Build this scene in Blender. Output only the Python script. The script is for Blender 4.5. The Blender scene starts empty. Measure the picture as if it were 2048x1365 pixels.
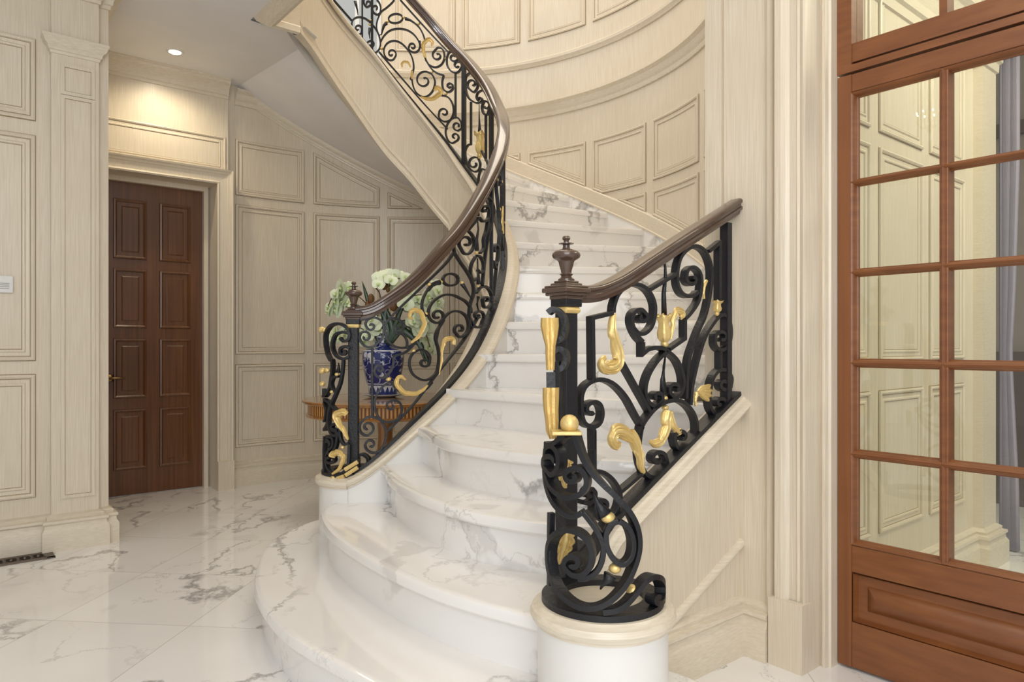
import bpy, bmesh, math, random
from math import sin, cos, pi, radians, atan2, hypot, sqrt, exp
from mathutils import Vector
random.seed(7)
C = bpy.context.scene.collection
# one working unit = one stair riser (0.178 m); the photograph's plan is laid out in it
U = 0.178
F = 1420.0; HZ = 690.0; HC = 6.27          # focal length in px, horizon row, eye height
# ---------------------------------------------------------------- camera
cam = bpy.data.cameras.new('camera'); camo = bpy.data.objects.new('camera', cam); C.objects.link(camo)
camo.location = (0, 0, HC*U); camo.rotation_euler = (pi/2, 0, 0)
cam.sensor_width = 36; cam.lens = 36*F/2048; cam.shift_y = (HZ-682.5)/2048
cam.clip_start = 0.05; cam.clip_end = 200
bpy.context.scene.camera = camo
# ---------------------------------------------------------------- light
sc = bpy.context.scene
sc.view_settings.view_transform = 'Standard'; sc.view_settings.look = 'None'
sc.view_settings.gamma = 1; sc.view_settings.exposure = 0.40; sc.view_settings.use_curve_mapping = False
w = bpy.data.worlds.new('world'); sc.world = w; w.use_nodes = True
bg = w.node_tree.nodes['Background']; bg.inputs[0].default_value = (0.97, 0.965, 0.96, 1); bg.inputs[1].default_value = 0.42
sc.cycles.max_bounces = 8; sc.cycles.diffuse_bounces = 5; sc.cycles.glossy_bounces = 4
sc.cycles.transmission_bounces = 6; sc.cycles.transparent_max_bounces = 8
sc.cycles.sample_clamp_indirect = 4.0; sc.cycles.blur_glossy = 0.5
sc.cycles.caustics_reflective = False; sc.cycles.caustics_refractive = False
UX = Vector((0.7725, 0.635)); VX = Vector((-0.635, 0.7725))     # room axes in plan
def XY(u, v): return (u*UX[0]+v*VX[0], u*UX[1]+v*VX[1])
def area(name, loc, target, sx, sy, power, col):
    l = bpy.data.lights.new(name, 'AREA'); l.shape = 'RECTANGLE'; l.size = sx*U; l.size_y = sy*U
    l.energy = power; l.color = col
    o = bpy.data.objects.new(name, l); C.objects.link(o); o.location = [c*U for c in loc]
    d = Vector(target)-Vector(loc); o.rotation_euler = d.to_track_quat('-Z', 'Y').to_euler()
    return o
# daylight of the front door and side windows behind the camera, skylight over the well
x_, y_ = XY(-6, -9); area('entrance_daylight', (x_, y_, 11), (-2, 16, 4), 16, 13, 72, (0.94, 0.97, 1.0))
area('well_skylight', (-3.0, 25.0, 37), (-1.5, 24, 10), 14, 14, 92, (1.0, 0.88, 0.70))
area('upper_window_daylight', (-14.0, 22.0, 26), (6.5, 20, 15.5), 4, 7, 26, (0.93, 0.96, 1.0))
x_, y_ = XY(4, 3); area('foyer_chandelier_glow', (x_, y_, 16.5), (x_, y_+4, 0), 7, 7, 14, (1.0, 0.86, 0.66))
# ---------------------------------------------------------------- helpers
CX, CY, RO = -4.296, 23.431, 11.31
def rad(p): return radians(p)
def spline(xs, ys):
    n = len(xs); h = [xs[i+1]-xs[i] for i in range(n-1)]
    a = [[0.0]*n for _ in range(n)]; b = [0.0]*n; a[0][0] = a[-1][-1] = 1
    for i in range(1, n-1):
        a[i][i-1] = h[i-1]; a[i][i] = 2*(h[i-1]+h[i]); a[i][i+1] = h[i]
        b[i] = 3*((ys[i+1]-ys[i])/h[i]-(ys[i]-ys[i-1])/h[i-1])
    for i in range(1, n):
        m = a[i][i-1]/a[i-1][i-1]
        a[i][i-1] = 0; a[i][i] -= m*a[i-1][i] if i-1 >= 0 else 0; b[i] -= m*b[i-1]
    c = [0.0]*n
    for i in range(n-1, -1, -1):
        c[i] = (b[i]-(a[i][i+1]*c[i+1] if i+1 < n else 0))/a[i][i]
    def f(x):
        i = 0
        while i < n-2 and x > xs[i+1]: i += 1
        t = x-xs[i]; d = (c[i+1]-c[i])/(3*h[i]); bb = (ys[i+1]-ys[i])/h[i]-h[i]*(2*c[i]+c[i+1])/3
        return ys[i]+bb*t+c[i]*t*t+d*t**3
    return f
Rin = spline([-120, -90, -60, -30, 0, 30, 60, 90, 105, 120, 135, 150, 165], [3.95, 3.85, 3.65, 3.62, 3.93, 4.4, 5.0, 5.45, 5.45, 5.15, 4.65, 4.1, 3.7])
Zb = spline([-105, -92, -77, -66, -54.6, -42, -28, -17, -6, 13, 32, 51.6, 61.5, 70, 80, 86, 97, 103.6, 115, 128, 150, 165],
            [2.64, 2.69, 3.40, 4.05, 4.66, 5.33, 6.18, 7.01, 7.89, 9.27, 10.68, 12.38, 13.28, 14.2, 15.3, 15.98, 17.25, 18.0, 18.95, 19.8, 20.7, 20.9])
Zr = spline([-92, -84.8, -79.8, -73.8, -64, -54.4, -43.4, -34.1, -27, -19.3, -10.3, 0, 10, 21, 32, 41.2, 51.6, 59.7, 70, 80, 86.8, 100, 120, 150],
            [7.16, 7.23, 7.43, 7.71, 8.27, 8.91, 9.6, 10.27, 10.8, 11.38, 12.06, 12.80, 13.5, 14.22, 14.97, 15.8, 16.72, 17.46, 18.45, 19.56, 20.29, 22.0, 23.8, 25.4])
def inner(phi, off=0.0):
    r = Rin(phi)+off; return (CX+r*cos(rad(phi)), CY+r*sin(rad(phi)))
def outer(phi, off=0.0):
    r = RO-off; return (CX+r*cos(rad(phi)), CY+r*sin(rad(phi)))
def zsof(phi): return 17.5+(phi-132)*0.0925

class MB:
    def __init__(s): s.v = []; s.f = []; s.m = []
    def add(s, vs, fs, m=0):
        n = len(s.v); s.v += [tuple(p) for p in vs]; s.f += [tuple(i+n for i in q) for q in fs]; s.m += [m]*len(fs)
    def grid(s, rows, close_u=False, close_v=False, m=0, caps=False):
        nr, nc = len(rows), len(rows[0]); vs = [p for r in rows for p in r]; fs = []
        for i in range(nr if close_v else nr-1):
            for j in range(nc if close_u else nc-1):
                a = i*nc+j; b = i*nc+(j+1) % nc; c = ((i+1) % nr)*nc+(j+1) % nc; d = ((i+1) % nr)*nc+j
                fs.append((a, b, c, d))
        if caps:
            fs.append(tuple(range(nc-1, -1, -1))); fs.append(tuple((nr-1)*nc+j for j in range(nc)))
        s.add(vs, fs, m)
    def box(s, o, ex, ey, ez, m=0):
        o, ex, ey, ez = Vector(o), Vector(ex), Vector(ey), Vector(ez)
        p = [o, o+ex, o+ex+ey, o+ey, o+ez, o+ex+ez, o+ex+ey+ez, o+ey+ez]
        s.add(p, [(0, 3, 2, 1), (4, 5, 6, 7), (0, 1, 5, 4), (1, 2, 6, 5), (2, 3, 7, 6), (3, 0, 4, 7)], m)
    def lathe(s, c, prof, n=24, m=0, sx=1.0, sy=1.0, caps=True):
        rows = [[(c[0]+r*cos(2*pi*j/n)*sx, c[1]+r*sin(2*pi*j/n)*sy, c[2]+z) for j in range(n)] for r, z in prof]
        s.grid(rows, close_u=True, m=m, caps=caps)
    def ball(s, c, r, n=12, m=0, sz=1.0):
        k = n//2; s.lathe(c, [(r*sin(pi*i/k) if 0 < i < k else r*0.02, -r*cos(pi*i/k)*sz) for i in range(k+1)], n, m)
    def sweep(s, pts, prof, m=0, right=True, closed=False, caps=True, zf=None):
        """prof: (offset to one side of the plan path, z); pts: plan path [(x,y)] or [(x,y,z)]"""
        rows = []; n = len(pts)
        for i in range(n):
            p = pts[i]
            a = pts[(i-1) % n] if (i > 0 or closed) else None; b = pts[(i+1) % n] if (i < n-1 or closed) else None
            d1 = (Vector(p[:2])-Vector(a[:2])).normalized() if a else None
            d2 = (Vector(b[:2])-Vector(p[:2])).normalized() if b else None
            if d1 is None: d1 = d2
            if d2 is None: d2 = d1
            n1 = Vector((d1[1], -d1[0])); n2 = Vector((d2[1], -d2[0])); nn = n1+n2
            if nn.length < 1e-6: nn = n1
            nn.normalize(); k = 1/max(0.3, nn.dot(n1))
            if not right: nn = -nn
            z0 = p[2] if len(p) > 2 else 0
            rows.append([(p[0]+nn[0]*k*o, p[1]+nn[1]*k*o, z0+z) for o, z in prof])
        s.grid(rows, close_v=closed, m=m, close_u=False)
        if caps and not closed and len(prof) > 2:
            k = len(prof); s.add(rows[0], [tuple(range(k))], m); s.add(rows[-1], [tuple(range(k-1, -1, -1))], m)
    def tube(s, pts, rs, n=8, m=0, flat=1.0):
        rows = []
        for i, p in enumerate(pts):
            p = Vector(p); a = Vector(pts[max(i-1, 0)]); b = Vector(pts[min(i+1, len(pts)-1)]); d = (b-a)
            d = d.normalized() if d.length > 1e-9 else Vector((0, 0, 1))
            u = d.cross(Vector((0, 0, 1)));
            if u.length < .1: u = d.cross(Vector((0, 1, 0)))
            u.normalize(); v = d.cross(u); r = rs[i] if isinstance(rs, (list, tuple)) else rs
            rows.append([p+u*r*cos(2*pi*j/n)+v*r*flat*sin(2*pi*j/n) for j in range(n)])
        s.grid(rows, close_u=True, m=m, caps=True)
    def build(s, name, mats, parent=None, smooth=False, bevel=0, kind=None, label=None, auto=None):
        me = bpy.data.meshes.new(name)
        off = Vector(parent.location) if parent is not None else Vector((0, 0, 0))
        q = parent.parent if parent is not None else None
        while q is not None: off += Vector(q.location); q = q.parent
        me.from_pydata([Vector(p)*U-off for p in s.v], [], s.f)
        if not isinstance(mats, (list, tuple)): mats = [mats]
        if len(mats) > 1:
            for i, p in enumerate(me.polygons): p.material_index = s.m[i]
        bm = bmesh.new(); bm.from_mesh(me)
        bmesh.ops.remove_doubles(bm, verts=bm.verts, dist=2e-5)
        bmesh.ops.recalc_face_normals(bm, faces=bm.faces); bm.to_mesh(me); bm.free()
        for mt in mats: me.materials.append(mt)
        o = bpy.data.objects.new(name, me); C.objects.link(o)
        if parent is not None: o.parent = parent
        if kind: o['kind'] = kind
        if label: o['label'] = label
        if smooth:
            for p in me.polygons: p.use_smooth = True
        if auto:
            me.set_sharp_from_angle(angle=radians(auto))
        if bevel:
            b = o.modifiers.new('bevel', 'BEVEL'); b.width = bevel*U; b.segments = 2; b.limit_method = 'ANGLE'
        return o
def thing(name, loc, label, cat, group=None):
    o = bpy.data.objects.new(name, None); C.objects.link(o); o.location = [c*U for c in loc]
    o['label'] = label; o['category'] = cat
    if group: o['group'] = group
    return o
def tag(o, label, cat, group=None):
    o['label'] = label; o['category'] = cat
    if group: o['group'] = group
    return o
# ---------------------------------------------------------------- materials
def mat(name):
    m = bpy.data.materials.new(name); m.use_nodes = True; nt = m.node_tree; return m, nt, nt.nodes['Principled BSDF']
def N(nt, t, **k):
    n = nt.nodes.new(t)
    for a, b in k.items(): setattr(n, a, b)
    return n
def ramp(nt, stops, interp='LINEAR'):
    r = N(nt, 'ShaderNodeValToRGB'); e = r.color_ramp; e.interpolation = interp
    while len(e.elements) < len(stops): e.elements.new(0.5)
    for i, (p, c) in enumerate(stops):
        e.elements[i].position = p; e.elements[i].color = (*c, 1) if len(c) == 3 else c
    return r
def simple(name, col, rough=0.5, metal=0.0, coat=0.0, spec=0.5, bump=0, bscale=40):
    m, nt, p = mat(name); p.inputs['Base Color'].default_value = (*col, 1); p.inputs['Roughness'].default_value = rough
    p.inputs['Metallic'].default_value = metal; p.inputs['Coat Weight'].default_value = coat; p.inputs['Specular IOR Level'].default_value = spec
    tc = N(nt, 'ShaderNodeTexCoord'); no = N(nt, 'ShaderNodeTexNoise'); no.inputs['Scale'].default_value = bscale
    nt.links.new(tc.outputs['Object'], no.inputs['Vector'])
    mx = N(nt, 'ShaderNodeMixRGB', blend_type='MULTIPLY'); mx.inputs[0].default_value = 0.12; mx.inputs[1].default_value = (*col, 1)
    nt.links.new(no.outputs['Fac'], mx.inputs[2]); nt.links.new(mx.outputs[0], p.inputs['Base Color'])
    if bump:
        b = N(nt, 'ShaderNodeBump'); b.inputs['Strength'].default_value = bump; b.inputs['Distance'].default_value = 0.004
        nt.links.new(no.outputs['Fac'], b.inputs['Height']); nt.links.new(b.outputs[0], p.inputs['Normal'])
    return m
def grain(name, c1, c2, vert=True, rough=0.42, scale=230, axis_rot=0.0, coat=0.15, c3=None):
    """brushed (strie) glaze or wood grain running vertically or along the wall"""
    m, nt, p = mat(name); g = N(nt, 'ShaderNodeNewGeometry')
    mp = N(nt, 'ShaderNodeMapping'); nt.links.new(g.outputs['Position'], mp.inputs['Vector'])
    mp.inputs['Rotation'].default_value = (0, 0, axis_rot)
    mp.inputs['Scale'].default_value = (scale, scale, scale*0.025) if vert else (scale*0.03, scale*0.2, scale)
    n1 = N(nt, 'ShaderNodeTexNoise'); n1.inputs['Scale'].default_value = 1.0; n1.inputs['Detail'].default_value = 3
    nt.links.new(mp.outputs[0], n1.inputs['Vector'])
    n2 = N(nt, 'ShaderNodeTexNoise'); n2.inputs['Scale'].default_value = 2.2; n2.inputs['Detail'].default_value = 2
    nt.links.new(g.outputs['Position'], n2.inputs['Vector'])
    r = ramp(nt, [(0.3, c1), (0.7, c2)]); nt.links.new(n1.outputs['Fac'], r.inputs[0])
    mx = N(nt, 'ShaderNodeMixRGB', blend_type='MIX'); nt.links.new(r.outputs[0], mx.inputs[1]); mx.inputs[2].default_value = (*(c3 or c1), 1)
    r2 = ramp(nt, [(0.4, (0, 0, 0)), (0.75, (0.6, 0.6, 0.6))]); nt.links.new(n2.outputs['Fac'], r2.inputs[0])
    nt.links.new(r2.outputs[0], mx.inputs[0]); nt.links.new(mx.outputs[0], p.inputs['Base Color'])
    p.inputs['Roughness'].default_value = rough; p.inputs['Coat Weight'].default_value = coat; p.inputs['Coat Roughness'].default_value = 0.2
    return m
CR1 = (0.62, 0.54, 0.42); CR2 = (0.735, 0.665, 0.55)
ROTU = -atan2(UX[1], UX[0])
cream_v = grain('cream_glaze_vertical', CR1, CR2, True, 0.38)
cream_h = grain('cream_glaze_horizontal', (0.635, 0.555, 0.435), (0.73, 0.665, 0.55), False, 0.38, axis_rot=ROTU)
glaze = simple('brown_glaze_and_shade', (0.33, 0.245, 0.145), 0.6)  # dark line colour holds both the brown glaze and the crevice shadow
CRM = [cream_v, glaze]; CRH = [cream_h, glaze]
wood_door = grain('mahogany_door', (0.085, 0.030, 0.010), (0.17, 0.065, 0.022), True, 0.3, 60, coat=0.35)
wood_glass = grain('mahogany_glass_door', (0.165, 0.054, 0.016), (0.235, 0.085, 0.026), True, 0.4, 45, axis_rot=0.3, coat=0.08)
wood_glass_h = grain('mahogany_glass_door_rail', (0.165, 0.054, 0.016), (0.235, 0.085, 0.026), False, 0.4, 45, axis_rot=-atan2(VX[1], VX[0]), coat=0.08)
wood_dark = simple('dark_brown_wood', (0.07, 0.035, 0.022), 0.25, coat=0.5, bscale=15)
ceil_m = simple('ceiling_paint', (0.86, 0.86, 0.88), 0.7, bscale=3)
white_m = simple('white_plaster', (0.80, 0.79, 0.765), 0.35, coat=0.1, bscale=3)
iron = simple('black_iron', (0.010, 0.0105, 0.014), 0.42, spec=0.45, bump=0.35, bscale=90)
rail_m = simple('bronze_brown_handrail', (0.085, 0.05, 0.035), 0.22, coat=0.6, bscale=12)
gold = simple('gilding', (0.80, 0.60, 0.25), 0.42, metal=0.5, bump=0.5, bscale=60)
brass_m = simple('aged_brass', (0.35, 0.24, 0.11), 0.35, metal=1.0)
def marble(name, tiled):
    m, nt, p = mat(name); L = nt.links.new
    g = N(nt, 'ShaderNodeNewGeometry'); sc_ = N(nt, 'ShaderNodeVectorMath', operation='SCALE'); sc_.inputs['Scale'].default_value = 1/U
    L(g.outputs['Position'], sc_.inputs[0]); vec = sc_.outputs[0]; line = None
    if tiled:
        rot = N(nt, 'ShaderNodeMapping'); rot.inputs['Rotation'].default_value = (0, 0, radians(5.6)); L(vec, rot.inputs['Vector'])
        loc = N(nt, 'ShaderNodeMapping'); loc.inputs['Location'].default_value = (8.70/3.25, -15.04/3.4, 0)
        loc.inputs['Scale'].default_value = (1/3.25, 1/3.4, 1); L(rot.outputs[0], loc.inputs['Vector'])
        fl = N(nt, 'ShaderNodeVectorMath', operation='FLOOR'); L(loc.outputs[0], fl.inputs[0])
        wn = N(nt, 'ShaderNodeTexWhiteNoise', noise_dimensions='2D'); L(fl.outputs[0], wn.inputs['Vector'])
        s2 = N(nt, 'ShaderNodeVectorMath', operation='SCALE'); s2.inputs['Scale'].default_value = 40; L(wn.outputs['Color'], s2.inputs[0])
        ad = N(nt, 'ShaderNodeVectorMath', operation='ADD'); L(vec, ad.inputs[0]); L(s2.outputs[0], ad.inputs[1])
        fr = N(nt, 'ShaderNodeVectorMath', operation='FRACTION'); L(loc.outputs[0], fr.inputs[0])
        sep = N(nt, 'ShaderNodeSeparateXYZ'); L(fr.outputs[0], sep.inputs[0])
        def edge(o):
            a = N(nt, 'ShaderNodeMath', operation='PINGPONG'); a.inputs[1].default_value = 0.5; L(o, a.inputs[0])
            b = N(nt, 'ShaderNodeMath', operation='LESS_THAN'); b.inputs[1].default_value = 0.0035; L(a.outputs[0], b.inputs[0]); return b
        ea, eb = edge(sep.outputs[0]), edge(sep.outputs[1])
        mxx = N(nt, 'ShaderNodeMath', operation='MAXIMUM'); L(ea.outputs[0], mxx.inputs[0]); L(eb.outputs[0], mxx.inputs[1]); line = mxx.outputs[0]
        vec = ad.outputs[0]
    # warp
    wp = N(nt, 'ShaderNodeTexNoise'); wp.inputs['Scale'].default_value = 0.9; wp.inputs['Detail'].default_value = 6; wp.inputs['Roughness'].default_value = 0.66; L(vec, wp.inputs['Vector'])
    su = N(nt, 'ShaderNodeVectorMath', operation='SUBTRACT'); L(wp.outputs['Color'], su.inputs[0]); su.inputs[1].default_value = (0.5, 0.5, 0.5)
    s3 = N(nt, 'ShaderNodeVectorMath', operation='SCALE'); s3.inputs['Scale'].default_value = 1.9; L(su.outputs[0], s3.inputs[0])
    a2 = N(nt, 'ShaderNodeVectorMath', operation='ADD'); L(vec, a2.inputs[0]); L(s3.outputs[0], a2.inputs[1])
    def veins(rot, scale, lo, hi, stretch):
        mp = N(nt, 'ShaderNodeMapping'); mp.inputs['Rotation'].default_value = rot; mp.inputs['Scale'].default_value = (scale, scale*stretch, scale*0.7); L(a2.outputs[0], mp.inputs['Vector'])
        no = N(nt, 'ShaderNodeTexNoise'); no.inputs['Scale'].default_value = 1; no.inputs['Detail'].default_value = 2.0; L(mp.outputs[0], no.inputs['Vector'])
        s = N(nt, 'ShaderNodeMath', operation='SUBTRACT'); L(no.outputs['Fac'], s.inputs[0]); s.inputs[1].default_value = 0.5
        ab = N(nt, 'ShaderNodeMath', operation='ABSOLUTE'); L(s.outputs[0], ab.inputs[0])
        r = ramp(nt, [(lo, (1, 1, 1)), (hi, (0, 0, 0))]); L(ab.outputs[0], r.inputs[0]); return r.outputs[0]
    v1 = veins((0.3, 0.2, 0.9), 0.26, 0.0, 0.011, 0.38); v2 = veins((0.5, 1.1, -0.5), 0.36, 0.0, 0.006, 0.45); v3 = veins((0.9, 0.4, 0.7), 0.19, 0.018, 0.026, 0.4)
    mk = N(nt, 'ShaderNodeTexNoise'); mk.inputs['Scale'].default_value = 0.33; L(vec, mk.inputs['Vector'])
    r1 = ramp(nt, [(0.36, (0, 0, 0)), (0.50, (1, 1, 1))]); L(mk.outputs['Fac'], r1.inputs[0])
    mk2 = N(nt, 'ShaderNodeTexNoise'); mk2.inputs['Scale'].default_value = 0.55; mk2.inputs['Detail'].default_value = 3
    o2 = N(nt, 'ShaderNodeMapping'); o2.inputs['Location'].default_value = (7, 3, 5); L(vec, o2.inputs['Vector']); L(o2.outputs[0], mk2.inputs['Vector'])
    r2 = ramp(nt, [(0.56, (0, 0, 0)), (0.585, (1, 1, 1))]); L(mk2.outputs['Fac'], r2.inputs[0])
    def mul(a, b, k=1.0):
        x = N(nt, 'ShaderNodeMath', operation='MULTIPLY'); L(a, x.inputs[0])
        if b is None: x.inputs[1].default_value = k; return x.outputs[0]
        L(b, x.inputs[1]); y = N(nt, 'ShaderNodeMath', operation='MULTIPLY'); L(x.outputs[0], y.inputs[0]); y.inputs[1].default_value = k; return y.outputs[0]
    base = ramp(nt, [(0.35, (0.80, 0.785, 0.765)), (0.7, (0.86, 0.85, 0.835))]); L(mk.outputs['Fac'], base.inputs[0])
    cur = base.outputs[0]
    for fac, col in ((mul(v3, r2.outputs[0], 0.2 if tiled else 0.4), (0.50, 0.48, 0.465)), (mul(v1, r1.outputs[0], 0.8), (0.27, 0.26, 0.255)), (mul(v2, r1.outputs[0], 0.45), (0.38, 0.36, 0.35))):
        mx = N(nt, 'ShaderNodeMixRGB'); L(fac, mx.inputs[0]); L(cur, mx.inputs[1]); mx.inputs[2].default_value = (*col, 1); cur = mx.outputs[0]
    if line is not None:
        mx = N(nt, 'ShaderNodeMixRGB'); L(mul(line, None, 0.55), mx.inputs[0]); L(cur, mx.inputs[1]); mx.inputs[2].default_value = (0.42, 0.40, 0.37, 1); cur = mx.outputs[0]
    L(cur, p.inputs['Base Color']); p.inputs['Roughness'].default_value = 0.07; p.inputs['Specular IOR Level'].default_value = 0.55
    return m
marble_t = marble('white_marble_tiles', True); marble_s = marble('white_marble_slab', False)
# ================================================================ THE SETTING
def S(mb, name, mats, **k): k.setdefault('kind', 'structure'); return mb.build(name, mats, **k)
# floor
mb = MB(); mb.add([(-40, -14, 0), (40, -14, 0), (40, 60, 0), (-40, 60, 0)], [(0, 1, 2, 3)]); S(mb, 'floor', marble_t)
# frames: map (s, z, h) to space, h = distance in front of the wall face
class PlaneV:           # wall facing -v at v = v0, s runs along u
    def __init__(f, v0): f.v0 = v0
    def P(f, s, z, h): x, y = XY(s, f.v0-h); return (x, y, z)
    step = 1e9
class PlaneU:           # wall facing -u at u = u0, s runs along v
    def __init__(f, u0): f.u0 = u0
    def P(f, s, z, h): x, y = XY(f.u0-h, s); return (x, y, z)
    step = 1e9
class Cyl:              # concave face of the stair drum, s = degrees
    def P(f, s, z, h): x, y = outer(s, h); return (x, y, z)
    step = 3.0
KD = pi/180*RO
def inset(poly, d, k=1.0):
    n = len(poly); P = [Vector((p[0]*k, p[1])) for p in poly]; ar = sum(P[i][0]*P[(i+1) % n][1]-P[(i+1) % n][0]*P[i][1] for i in range(n))
    sg = 1 if ar > 0 else -1; out = []
    for i in range(n):
        a, b, c = P[i-1], P[i], P[(i+1) % n]; d1 = (b-a).normalized(); d2 = (c-b).normalized()
        n1 = Vector((-d1[1], d1[0]))*sg; n2 = Vector((-d2[1], d2[0]))*sg; m = n1+n2
        m.normalize(); q = b+m*(d/max(0.15, m.dot(n1))); out.append((q[0]/k, q[1]))
    return out
PANEL = [(-0.022, 0.004, 1), (0.0, 0.004, 0), (0.0, 0.055, 0), (0.045, 0.075, 0), (0.085, 0.055, 0), (0.10, 0.02, 1), (0.118, 0.018, 0), (0.20, 0.012, 0), (0.235, 0.04, 0), (0.27, 0.036, 0), (0.285, 0.008, 1), (0.30, 0.006, 0)]
def panel(mb, fr, poly, prof=PANEL, k=1.0, w=1.0):
    """raised picture-frame moulding round a field; brown lines (material 1) in its quirks carry glaze and painted crevice shade"""
    cyl = isinstance(fr, Cyl); kk = KD if cyl else 1.0; n = len(poly); rings = []
    def area_(q): return sum(q[i][0]*q[(i+1) % n][1]-q[(i+1) % n][0]*q[i][1] for i in range(n))
    full = area_(poly); used = 0
    for d, h, mi in prof:
        q = inset(poly, d*w, kk); pts = []
        bad = area_(q)/full < 0.06 or any((q[(i+1) % n][0]-q[i][0])*(poly[(i+1) % n][0]-poly[i][0])+(q[(i+1) % n][1]-q[i][1])*(poly[(i+1) % n][1]-poly[i][1]) <= 0 for i in range(n))
        if bad: break
        used += 1
        for i in range(n):
            a, b = q[i], q[(i+1) % n]; m = max(1, int(abs(b[0]-a[0])/2.0)) if cyl else 1
            if cyl: m = max(1, int(abs(poly[(i+1) % n][0]-poly[i][0])/2.0))
            for t in range(m): pts.append((a[0]+(b[0]-a[0])*t/m, a[1]+(b[1]-a[1])*t/m, h*w))
        rings.append([fr.P(*p) for p in pts])
    for i in range(len(rings)-1): mb.grid([rings[i], rings[i+1]], close_u=True, m=prof[i][2])
    prof = prof[:used]; last = rings[-1]; q = inset(poly, prof[-1][0]*w, kk); h = prof[-1][1]*w
    if not cyl: mb.add(last, [tuple(range(len(last)))])
    else:
        s0, s1 = min(p[0] for p in q), max(p[0] for p in q); m = max(1, int((s1-s0)/1.5)); lo, hi = [], []
        for t in range(m+1):
            s = s0+(s1-s0)*t/m+(1e-5 if t == 0 else (-1e-5 if t == m else 0)); zs = []
            for i in range(n):
                a, b = q[i], q[(i+1) % n]
                if (a[0]-s)*(b[0]-s) <= 0 and abs(a[0]-b[0]) > 1e-9: zs.append(a[1]+(b[1]-a[1])*(s-a[0])/(b[0]-a[0]))
            if not zs: zs = [q[0][1]]
            lo.append(fr.P(s, min(zs), h)); hi.append(fr.P(s, max(zs), h))
        mb.grid([lo, hi])
def rect(a, b, c, d): return [(a, c), (b, c), (b, d), (a, d)]
def clip(poly, f, keep_above):
    """clip a (s,z) polygon by the line z = f(s)"""
    out = []
    for i in range(len(poly)):
        a, b = poly[i], poly[(i+1) % len(poly)]
        da, db = a[1]-f(a[0]), b[1]-f(b[0])
        if not keep_above: da, db = -da, -db
        if da >= 0: out.append(a)
        if (da > 0) != (db > 0) and abs(da-db) > 1e-9:
            t = da/(da-db); out.append((a[0]+(b[0]-a[0])*t, a[1]+(b[1]-a[1])*t))
    o = []
    for p in out:
        if not o or hypot((p[0]-o[-1][0])*KD, p[1]-o[-1][1]) > 0.02: o.append(p)
    if len(o) > 1 and hypot((o[0][0]-o[-1][0])*KD, o[0][1]-o[-1][1]) < 0.02: o.pop()
    return o
CEIL = 17.72; TOP = 36.0
BASE = [(0, 0), (0.26, 0), (0.26, 0.60), (0.23, 0.66), (0.20, 0.70), (0.19, 0.80), (0.24, 0.85), (0.23, 0.92), (0.12, 0.95), (0.13, 1.02), (0.05, 1.08), (0.0, 1.10)]
CROWN = [(0, -1.0), (0.06, -0.98), (0.07, -0.84), (0.14, -0.80), (0.15, -0.66), (0.22, -0.50), (0.36, -0.32), (0.50, -0.24), (0.52, -0.12), (0.60, -0.06), (0.60, 0.0), (0, 0)]
cyl = Cyl()
PH0, PH1 = -39.5, 137.2
def nose_out(phi): return 11+(phi-30.2)/10.8
# ---- stair drum (outer wall)
mb = MB(); m = 120
WIN = (100.6, 118, 19.95, 31.0)          # tall window of the upper hall
phs = sorted(set([PH0+(PH1-PH0)*i/m for i in range(m+1)]+[WIN[0], WIN[1]]))
for z0, z1 in ((0, WIN[2]), (WIN[3], TOP)): mb.grid([[(*outer(p), z0) for p in phs], [(*outer(p), z1) for p in phs]])
for a, b in ((PH0, WIN[0]), (WIN[1], PH1)):
    q = [p for p in phs if a <= p <= b]; mb.grid([[(*outer(p), WIN[2]) for p in q], [(*outer(p), WIN[3]) for p in q]])
S(mb, 'wall_back', CRM)
cols = [(-43.0, -33), (PH0, 0)]
def phi_of(px):
    k = (px-1024)/F; a = 1+k*k; b = -2*(k*CX+CY); c = CX*CX+CY*CY-RO*RO; y = (-b+sqrt(b*b-4*a*c))/(2*a); return math.degrees(atan2(y-CY, k*y-CX))
cR = [(phi_of(1398.1), phi_of(1306.7)), (phi_of(1292), phi_of(1186.3)), (phi_of(1171.1), phi_of(1056.8)), (phi_of(1039.8), phi_of(925)), (phi_of(910), phi_of(792))]
cL = [(phi_of(899), phi_of(776.2)), (phi_of(758.6), phi_of(627.5)), (phi_of(608), phi_of(471.5))]
mb = MB(); first = cR[0]; dph = first[1]-first[0]; gap = cR[1][0]-cR[0][1]
extra = [(first[0]-gap-dph, first[0]-gap), (first[0]-2*(gap+dph)+0.0, first[0]-2*gap-dph)]
band_top = lambda p: nose_out(p)+0.74
for a, b in [extra[0]]+cR:
    for z0, z1 in ((12.93, 15.36), (5.86, 12.50)):
        q = rect(max(a, PH0+2), b, z0, z1)
        if nose_out(b)+0.9 > z1 and nose_out(a)+0.8 > z1: continue
        q = clip(q, band_top, True)
        if len(q) >= 3 and (max(p[0] for p in q)-min(p[0] for p in q)) > 2.2: panel(mb, cyl, q, k=1)
for a, b in [extra[0]]+cR+[]:
    if b < WIN[0]: panel(mb, cyl, rect(max(a, PH0+2), b, 20.62, 31.0), k=1)
S(mb, 'trim_1', CRM)                    # wall panelling above the stairs
mb = MB()
sof_line = lambda p: zsof(p)-0.74
for a, b in cL:
    panel(mb, cyl, rect(a, b, 1.72, 5.37)); panel(mb, cyl, rect(a, b, 5.86, 12.50))
    q = rect(a, b, 12.93, 15.38); q = clip(q, sof_line, False)
    if len(q) >= 3: panel(mb, cyl, q)
for a, b in ((phi_of(899)-9.6, phi_of(899)-0.9),):
    panel(mb, cyl, rect(a, b, 1.72, 5.37)); panel(mb, cyl, rect(a, b, 5.86, 11.6))
S(mb, 'trim_2', CRM)                    # wall panelling under the stairs
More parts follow.
